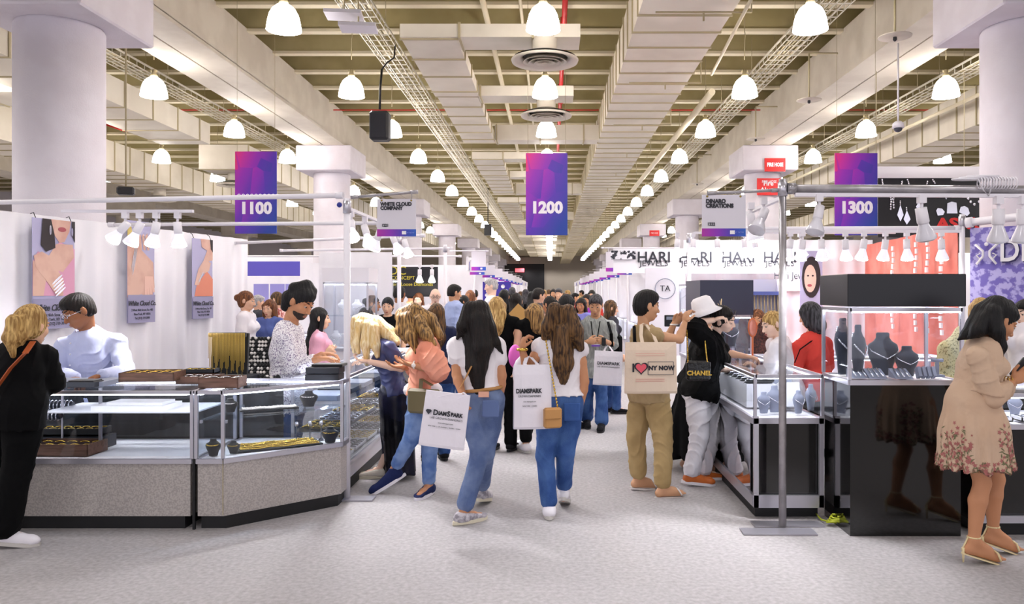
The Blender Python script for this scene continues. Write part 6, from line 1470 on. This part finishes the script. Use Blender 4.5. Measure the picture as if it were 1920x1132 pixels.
tote('tote_bag','natural canvas tote with I heart NY NOW print, carried by the beige vest shopper',W(1220,689,6.19),.40,.40,.10,M_tote2,rz=.04,apex=W(1207,606,6.36),txt='nynow',hw=.3)
t,P = person('leaning woman in a black tee and white trousers with orange sneakers at the mirrored showcase', 1312, 6.85, 75, 1.66, sk='fair', hair='dark', hs='bun', hyaw=115, pitch=-20, roll=28, det=2,
  J=dict(pel=(1314,730),neck=(1335,632),head=(1356,598,-.05),shR=(1325,640,-.16),shL=(1338,636,.15),elR=(1296,606,-.2),wrR=(1338,600,-.16),elL=(1352,690,.15),wrL=(1382,690,.0),hipR=(1308,742,-.06),knR=(1312,818,-.1),anR=(1296,886,-.12),hipL=(1324,742,.08),knL=(1332,820,.1),anL=(1318,884,.1)), top=dict(m=C_blk,sleeve=.34,g=.04,hem=.08,fold=.009,cuff=.03), bottom=pants(C_wpant,w=.075,g=.03,len=.93,fold=.008), shoes=S_or, feet=(80,85), curl=.7,
  hands=(HD(d=(1,-.2,0),n=(0,0,-1),t=(0,-1,0)),HD(d=(.9,0,.3),n=(0,0,-1),t=(0,1,0))))
glasses(t,P,M_dark,'sunglasses',True,up_=.07)
MB().lathe([(0,.11),(.06,.11),(.085,.09),(.1,.03),(.105,0),(.15,-.035),(.145,-.04),(.1,-.01),(.0,.0)],W(1320,580,6.75),28,R=Matrix.Rotation(-.35,3,'Y')).build('sun_hat',cloth('hat_white','#f5f1f4'),loc=W(1320,580,6.75),label='white brimmed hat held up behind the leaning woman',cat='hat')
g = MB(); c0 = W(1352,578,6.82)
for k in range(9): g.tube([c0,c0+Vector((.05*math.cos(k*.5-.6)-.04,.02*math.sin(k),.05+.035*math.sin(k*.7+.5)))],.0025,4)
g.build('hair_wisps',HR['blonde'],t)
tb = thing('quilted_bag','black quilted shoulder bag with gold chain and gold CHANEL letters','bag',W(1308,697,6.55))
c = W(1309,695,6.52); MB().box(c,(.20,.07,.165),rz=.05,bev=.02).build('bag_body',mat('black_quilt','#0b0b0d',.4,bump=.8,bscale=35),tb); MB().box(c+Vector((0,-.038,.02)),(.195,.012,.11),rz=.05,bev=.005).build('bag_flap',mat('black_quilt'),tb)
text('CHANEL',.052,(c.x,c.y-.05,c.z-.015),M_gold,tb,bold=.002,depth=.003,sx=1.0)
for a_,b_ in (((1290,680,6.5),(1288,612,6.62)),((1326,678,6.5),(1322,640,6.6))):
    g = MB(); A_, B_ = W(*a_), W(*b_)
    for k in range(20): g.ell(A_.lerp(B_,k/19),(.006,.005,.009),6)
    g.build('gold_chain',M_gold,tb)
t,P = person('woman in a long black dress reaching across the right counter behind the leaning woman', 1300, 7.35, 80, 1.63, sk='light', hair='dark', hs='bun', det=1, J=dict(head=(1330,588,.1),neck=(1325,622),pel=(1300,715),shR=(1335,640,-.1),elR=(1362,662,-.15),wrR=(1400,668,-.2)), top=dict(m=C_blk,sleeve=.35,g=.03,hem=.05), bottom=dict(kind='skirt',m=C_blk,len=.68,flare=.30,amp=.02,nf=8), shoes=dict(m=mat('grey_sandal','#a8a4a8',.5),k='sandal'), feet=(95,95), bare=1)
t,P = person('shop assistant in white with tan hair behind the mirrored showcase', 1455, 7.0, 265, 1.60, sk='fair', hair='dblonde', hs='bun', det=2, pitch=-20, hyaw=255, J=dict(head=(1448,608),neck=(1462,638),pel=(1475,730),wrL=(1420,690,-.1),elL=(1440,705,-.15),shL=(1458,652,-.15)), top=dict(m=C_white,sleeve=.9,g=.03,hem=.1), bottom=pants(C_wpant), shoes=S_w)
t,P = person('person with curly brown hair in dark patterned top, far side of the right booth', 1422, 8.75, 200, 1.62, sk='tan', hair='auburn', hs='bob', det=1, J=dict(head=(1420,600)), top=dict(m=mat('rust_pattern','#5a2c24',.8,col2='#2a1814',nscale=60),sleeve=.9), bottom=pants(C_blk))
t,P = person('woman with grey-black bob in a red tee leaning over the right counter, back turned', 1520, 7.0, 300, 1.56, sk='light', hair='grey', hs='bob', hlen=.12, hyaw=315, pitch=-20, det=2, face=False, J=dict(head=(1518,590),neck=(1522,628),pel=(1536,725),shL=(1500,652,-.1),shR=(1546,645,.1),elL=(1492,690,-.1),wrL=(1458,695,-.1)), top=dict(m=C_red,sleeve=.36,g=.03,hem=.1), bottom=pants(C_blk), wide=1.1)
strap(t,[P['neck']+Vector((.04,-.07,.0)),W(1500,655,6.75),W(1490,680,6.75)],C_blk,.01,'lanyard')
t,P = person('dark-haired woman in a cream floral dress and strappy heels at the right edge, looking down', 1838, 4.88, 82, 1.70, sk='tan', hair='black', hs='short', hlen=.3, hyaw=88, pitch=-30, det=2,
  J=dict(pel=(1822,748),neck=(1846,645),head=(1872,604),shR=(1832,668,-.13),shL=(1850,664,.16),elR=(1862,748,-.15),wrR=(1900,714,-.05),elL=(1872,740,.18),wrL=(1905,708,.15),hipR=(1818,790,-.05),knR=(1842,905,-.06),anR=(1826,1010,-.08),hipL=(1838,790,.08),knL=(1868,898,.08),anL=(1862,990,.1)),
  top=dict(m=C_dress,sleeve=.86,puff=.010,g=.012,hem=-.05,name='dress_bodice',fold=.005), bottom=dict(kind='skirt',m=C_dress,len=.405,flare=.235,amp=.012,nf=13,name='dress_skirt',fl=.88,dir=(.055,0,-1)), shoes=S_heel, feet=(84,84), bare=1,
  hands=(HD(d=(.8,.1,.5),n=(0,.5,.8),t=(0,1,0)),HD(d=(.8,0,.5),n=(0,-.8,.5),t=(0,-.3,.8))), curl=.7,
  hx=[[(1868,580,0,.088),(1850,592,0,.085),(1832,610,.0,.062),(1812,626,.0,.032),(1797,636,0,.010)],[(1862,585,-.07,.05),(1868,620,-.09,.045),(1878,650,-.09,.028),(1876,680,-.09,.008)],[(1846,600,-.06,.055),(1834,618,-.07,.045),(1818,632,-.06,.015)],[(1890,574,0,.04),(1897,580,0,.03)]])
M_petal = mat('flower_print','#a8645f',.7); M_leaf = mat('leaf_print','#6a6a48',.7)
rr = random.Random(9); sk_ = [o for o in KIDS[t.name] if 'skirt' in o.name][0]; off = WL[t.name]; V_ = sk_.data
b1, b2 = MB(), MB(); cand = [p for p in V_.polygons]; rr.shuffle(cand); n1 = 0
zt_, zb_ = P['pel'].z, P['pel'].z-.41
for p_ in cand:
    wc = Vector(p_.center)+off; nn_ = Vector(p_.normal); tt = (zt_-wc.z)/(zt_-zb_)
    if rr.random() > max(0,(tt-.25))*2.6 or n1 > 1500 or tt < .3: continue
    if math.sin(wc.x*22+wc.y*9) < -.1 and tt < .85: continue
    n1 += 1; q_ = nn_.to_track_quat('Z','Y').to_matrix(); a0 = rr.uniform(0,6); big = rr.uniform(.008,.018)
    mb_ = b1 if rr.random() < .55 else b2
    if mb_ is b1: pts = [wc+nn_*.002+q_@Vector((big*math.cos(a0+k*PI/5)*(1 if k%2 else .45),big*math.sin(a0+k*PI/5)*(1 if k%2 else .45),0)) for k in range(10)]
    else: pts = [wc+nn_*.002+q_@Vector((x*math.cos(a0)-y*math.sin(a0),x*math.sin(a0)+y*math.cos(a0),0)) for x,y in ((-.016,0),(0,.004),(.018,0),(0,-.004))]
    mb_.add(pts,[tuple(range(len(pts)))])
b1.build('flower_print',M_petal,sk_); b2.build('leaf_print',M_leaf,sk_)
MB().tube([P['pel']+P['sp']*.065+P['r2']*.136*math.cos(a)+P['f2']*.105*math.sin(a) for a in [k*PI/12 for k in range(25)]],.012,6).build('dress_waistband',mat('band_pink','#d8a898',.7),t)
for k in (0,.02): MB().tube([P['wrR']+Vector((-.02-k,.03*math.cos(a),.03*math.sin(a))) for a in [j*PI/8 for j in range(17)]],.003,6).build('bangle',M_gold,t)
MB().box(W(1915,692,4.85),(.075,.02,.14),ry=.7,bev=.004).build('mobile_phone',M_dark,loc=W(1915,692,4.85),label='dark phone in the hands of the floral dress woman',cat='phone')
t,P = person('blonde person in a yellow lace top behind the black tower, partly hidden', 1808, 6.9, 20, 1.64, sk='light', hair='dblonde', hs='bob', det=1, J=dict(head=(1838,584),neck=(1822,622),pel=(1795,720),shL=(1775,655),shR=(1845,660)), top=dict(m=C_lace,sleeve=.6,g=.03), bottom=pants(C_wpant))
t,P = person('person in a white shirt at the right edge behind the floral dress woman', 1925, 6.7, 250, 1.66, sk='fair', hair='black', hs='short', det=1, J=dict(head=(1925,588)), top=dict(m=C_white,sleeve=.9,g=.03), bottom=pants(C_blk))
# --- centre ---
t,P = person('man in a grey checked shirt and jeans walking toward the camera with a badge', 1114, 9.6, 184, 1.66, sk='olive', sex='m', hair='grey', hs='short', hlen=.3, hyaw=190, pitch=-22, det=2, hscale=1.08,
  J=dict(head=(1117,572,-.05),neck=(1116,600),pel=(1112,686),shR=(1090,612),shL=(1144,612),elR=(1088,646),elL=(1150,646),wrR=(1103,640,-.28),wrL=(1136,640,-.28),hipR=(1104,694),knR=(1102,738,-.05),anR=(1100,782,.1),hipL=(1122,694),knL=(1128,744,-.1),anL=(1128,790,-.15)), top=dict(m=C_grey,sleeve=.48,g=.03,collar=True,hem=.14,cuff=.02), bottom=pants(C_jean2,w=.085,len=.94), shoes=S_blk, feet=(190,178),
  hands=(HD(d=(-.8,-.4,.1),n=(0,1,0),t=(0,0,1)),HD(d=(.8,-.4,.1),n=(0,1,0),t=(0,0,1))), curl=.9)
b = MB(); b.bar(W(1108,602,9.42),W(1112,634,9.32),.012,.004); b.bar(W(1125,602,9.42),W(1120,634,9.32),.012,.004); b.build('lanyard',C_blk,t)
MB().box(W(1117,642,9.3),(.10,.006,.09)).build('name_badge',M_signw,t); MB().box(W(1117,648,9.295),(.10,.004,.02)).build('badge_band',mat('badge_purple','#7a4ac0',.5),t)
MB().box(W(1132,640,9.28),(.05,.04,.10),bev=.01).build('black_case',M_dark,loc=W(1132,640,9.28),label='small black case in the hands of the grey shirt man',cat='case')
strap(t,[W(1140,603,9.46),W(1146,625,9.42),W(1147,650,9.44)],C_blk,.04,'backpack_strap')
MB().box(W(1157,645,9.65),(.12,.2,.26),bev=.04).build('backpack',C_blk,loc=W(1157,645,9.65),label='dark backpack at the side of the grey shirt man',cat='bag')
tote('tote_bag','white DiamSpark tote hanging before the jeans of the grey shirt man',W(1140,690,9.25),.33,.40,.07,M_tote,rz=-.03,tilt=.05,apex=W(1140,648,9.3),txt='small',hw=.3)
Q = person
t,P = Q('woman with chin-length blonde hair and black top just ahead of the sleeveless woman',1000,8.2,-25,1.62,hair='hilite',hs='bob',hlen=.16,hyaw=-40,det=1,J=dict(head=(1001,590),anR=(984,822,.1)),top=dict(m=C_blk,sleeve=.0),bottom=pants(C_blk,len=.8),shoes=S_w,sk='light')
t,P = Q('woman with highlighted curly long hair and black sleeveless top left of the kraft envelope',938,8.2,18,1.66,hair='dblonde',hs='long',hlen=.2,hyaw=8,det=1,face=False,J=dict(head=(932,578),elR=(957,655),wrR=(962,688,-.05)),top=dict(m=C_blk,sleeve=0),bottom=pants(C_blk),shoes=S_blk,sk='light',hv=1.05)
t,P = Q('woman with straight dark hair and black top holding a kraft envelope',968,10.6,8,1.66,hair='dark',hs='long',hlen=.08,det=1,face=False,J=dict(head=(968,566)),top=dict(m=C_blk,sleeve=.4),bottom=pants(C_dkblue),shoes=S_blk)
e = MB().box(W(975,590,9.6),(.22,.03,.17),ry=.75); e.build('kraft_envelope',mat('kraft_paper','#c89a58',.7),loc=W(975,590,9.6),label='tan kraft envelope carried under the arm in the aisle crowd',cat='envelope')
crowd = [
 ('man in a dark suit in profile in the middle of the aisle',1010,12.4,60,1.72,'m','dark','short',C_skt,.9,555,'light'),
 ('woman with tied brown hair between the two blonde shoppers',1030,10.4,-50,1.62,'f','dark','bun',C_floralp,.4,572,'tan'),
 ('black short-haired person with glasses and navy top beside the grey shirt man',1064,9.6,55,1.64,'f','black','bob',C_dkblue,.5,570,'light'),
 ('woman in lavender with long dark hair looking down behind the grey shirt man',1090,12.2,200,1.62,'f','dark','long',C_lav,.5,572,'tan'),
 ('tall grey-haired man before the dotted violet banner',921,13.6,265,1.80,'m','silver','short',C_white,.9,537,'fair'),
 ('woman with black wavy hair below the dotted banner',946,12.5,20,1.66,'f','black','long',C_blk,.5,557,'tan'),
 ('dark-bearded man in a light blue shirt at the left aisle',852,12.0,60,1.76,'m','black','short',C_lblue,.95,549,'olive'),
 ('woman with long black hair in a red floral top facing left',868,13.6,262,1.62,'f','black','long',C_floralp,.5,566,'tan'),
 ('bald man with red glasses behind the brown-haired shoppers',816,12.2,170,1.74,'m','silver','bald',C_white,.9,556,'fair'),
 ('man with cropped dark hair and white shirt, back turned, before the black banner',749,11.6,10,1.70,'m','black','short',C_white,.9,552,'brown'),
 ('woman with auburn hair facing the camera below the black banner',785,13.2,185,1.60,'f','auburn','long',C_beige,.6,562,'fair'),
 ('woman in a black sleeveless V-neck dress facing the camera at left',727,10.2,178,1.60,'f','black','bun',C_blk,.0,574,'light'),
 ('woman with dark pinned hair in profile left of the black dress woman',699,10.6,85,1.62,'f','dark','bun',C_white,.4,570,'tan'),
 ('stooping person with black and white streaked hair behind the platinum blonde',684,9.95,280,1.52,'f','grey','bob',C_white,.6,592,'light'),
 ('woman with dark brown hair in a navy top behind the peach blouse woman',818,7.7,-20,1.62,'f','brown','long',C_dkblue,.4,590,'tan'),
 ('woman with brown hair in a white robe beside the white drape',462,9.6,85,1.62,'f','auburn','bun',C_white,.9,564,'light'),
 ('woman with short curly auburn hair and blue jacket left of the bearded man',505,10.2,190,1.58,'f','auburn','bob',C_denimj,.9,578,'light'),
 ('person with pale hair and dark top in the far left booth',484,12.5,60,1.62,'f','silver','short',C_skt,.9,567,'light'),
 ('person with brown hair in profile in the far left booth',518,12.0,-80,1.64,'f','brown','bun',C_floralp,.5,562,'light'),
 ('woman with dark falling hair bending to the right counter past the grey shirt man',1146,10.8,80,1.60,'f','brown','long',C_skt,.6,578,'light'),
 ('woman with dark hair in purple right behind the lavender woman',1100,14.5,200,1.60,'f','dark','bob',cloth('magenta_top','#9a3aa8'),.5,563,'tan'),
 ('curly brown head and shoulders far behind the dark-haired walker',882,15.0,10,1.64,'f','auburn','bob',C_floralp,.5,556,'light'),
 ('dark-haired man far behind the auburn woman',772,15.5,30,1.68,'m','dark','short',C_beige,.9,554,'tan'),
]
for lb,px,d_,yw,H_,sx_,hr_,hs_,m_,sl_,hy_,sk_ in crowd:
    k = 1 if d_ < 13 else 0; H2 = (CAMZ-(hy_-VY)*d_/F+.115)
    t,P = person(lb,px,d_,yw,min(1.84,max(1.46,H2)),sex=sx_,hair=hr_,hs=hs_,hlen=.2,top=dict(m=m_,sleeve=sl_,g=.022),bottom=pants(C_blk if px%2 else C_jean2),shoes=S_blk,sk=sk_,det=k,J=dict(head=(px,hy_)))
    if 'glasses' in lb: glasses(t,P)
rr = random.Random(21); cols = [(C_blk,'black'),(C_white,'white'),(C_dkblue,'navy'),(C_beige,'beige'),(C_lblue,'light blue'),(C_red,'red'),(C_skt,'grey')]; hn = {'black':'black','dark':'dark brown','brown':'brown','dblonde':'blonde','grey':'greying'}
spots = [(996,17,560),(1020,19,556),(1038,22,556),(1048,17.5,562),(1056,26,553),(1076,20,558),(1084,24,556),(1004,26,553),(985,21,557),(1029,30,552),(1046,33,551),(1066,30,553),(1110,18,560),(960,18,558),(975,27,553),(890,19,557),(1012,36,551),(1092,33,552)]
for i,(px,d_,hy_) in enumerate(spots):
    m_,cn = cols[i%7]; hr_ = list(hn)[(i*3)%5]; yw = rr.choice((0,10,170,190,90,-80)); tw = {0:'walking away',10:'walking away',170:'walking this way',190:'walking this way',90:'facing right',-80:'facing left'}[yw]
    person('distant visitor, %s top, %s hair, %s from left in the far crowd'%(cn,hn[hr_],ordn[sorted(s[0] for s in spots).index(px)]),px,d_,yw,rr.uniform(1.58,1.76),sex='fm'[i%2],hair=hr_,hs=('long','short')[i%2],hlen=.12,top=dict(m=m_,sleeve=.5,g=.02),bottom=pants(C_blk if i%3 else C_jean2),shoes=S_blk,sk=('light','tan','olive')[i%3],det=0,face=False,group='distant visitors in the aisle')
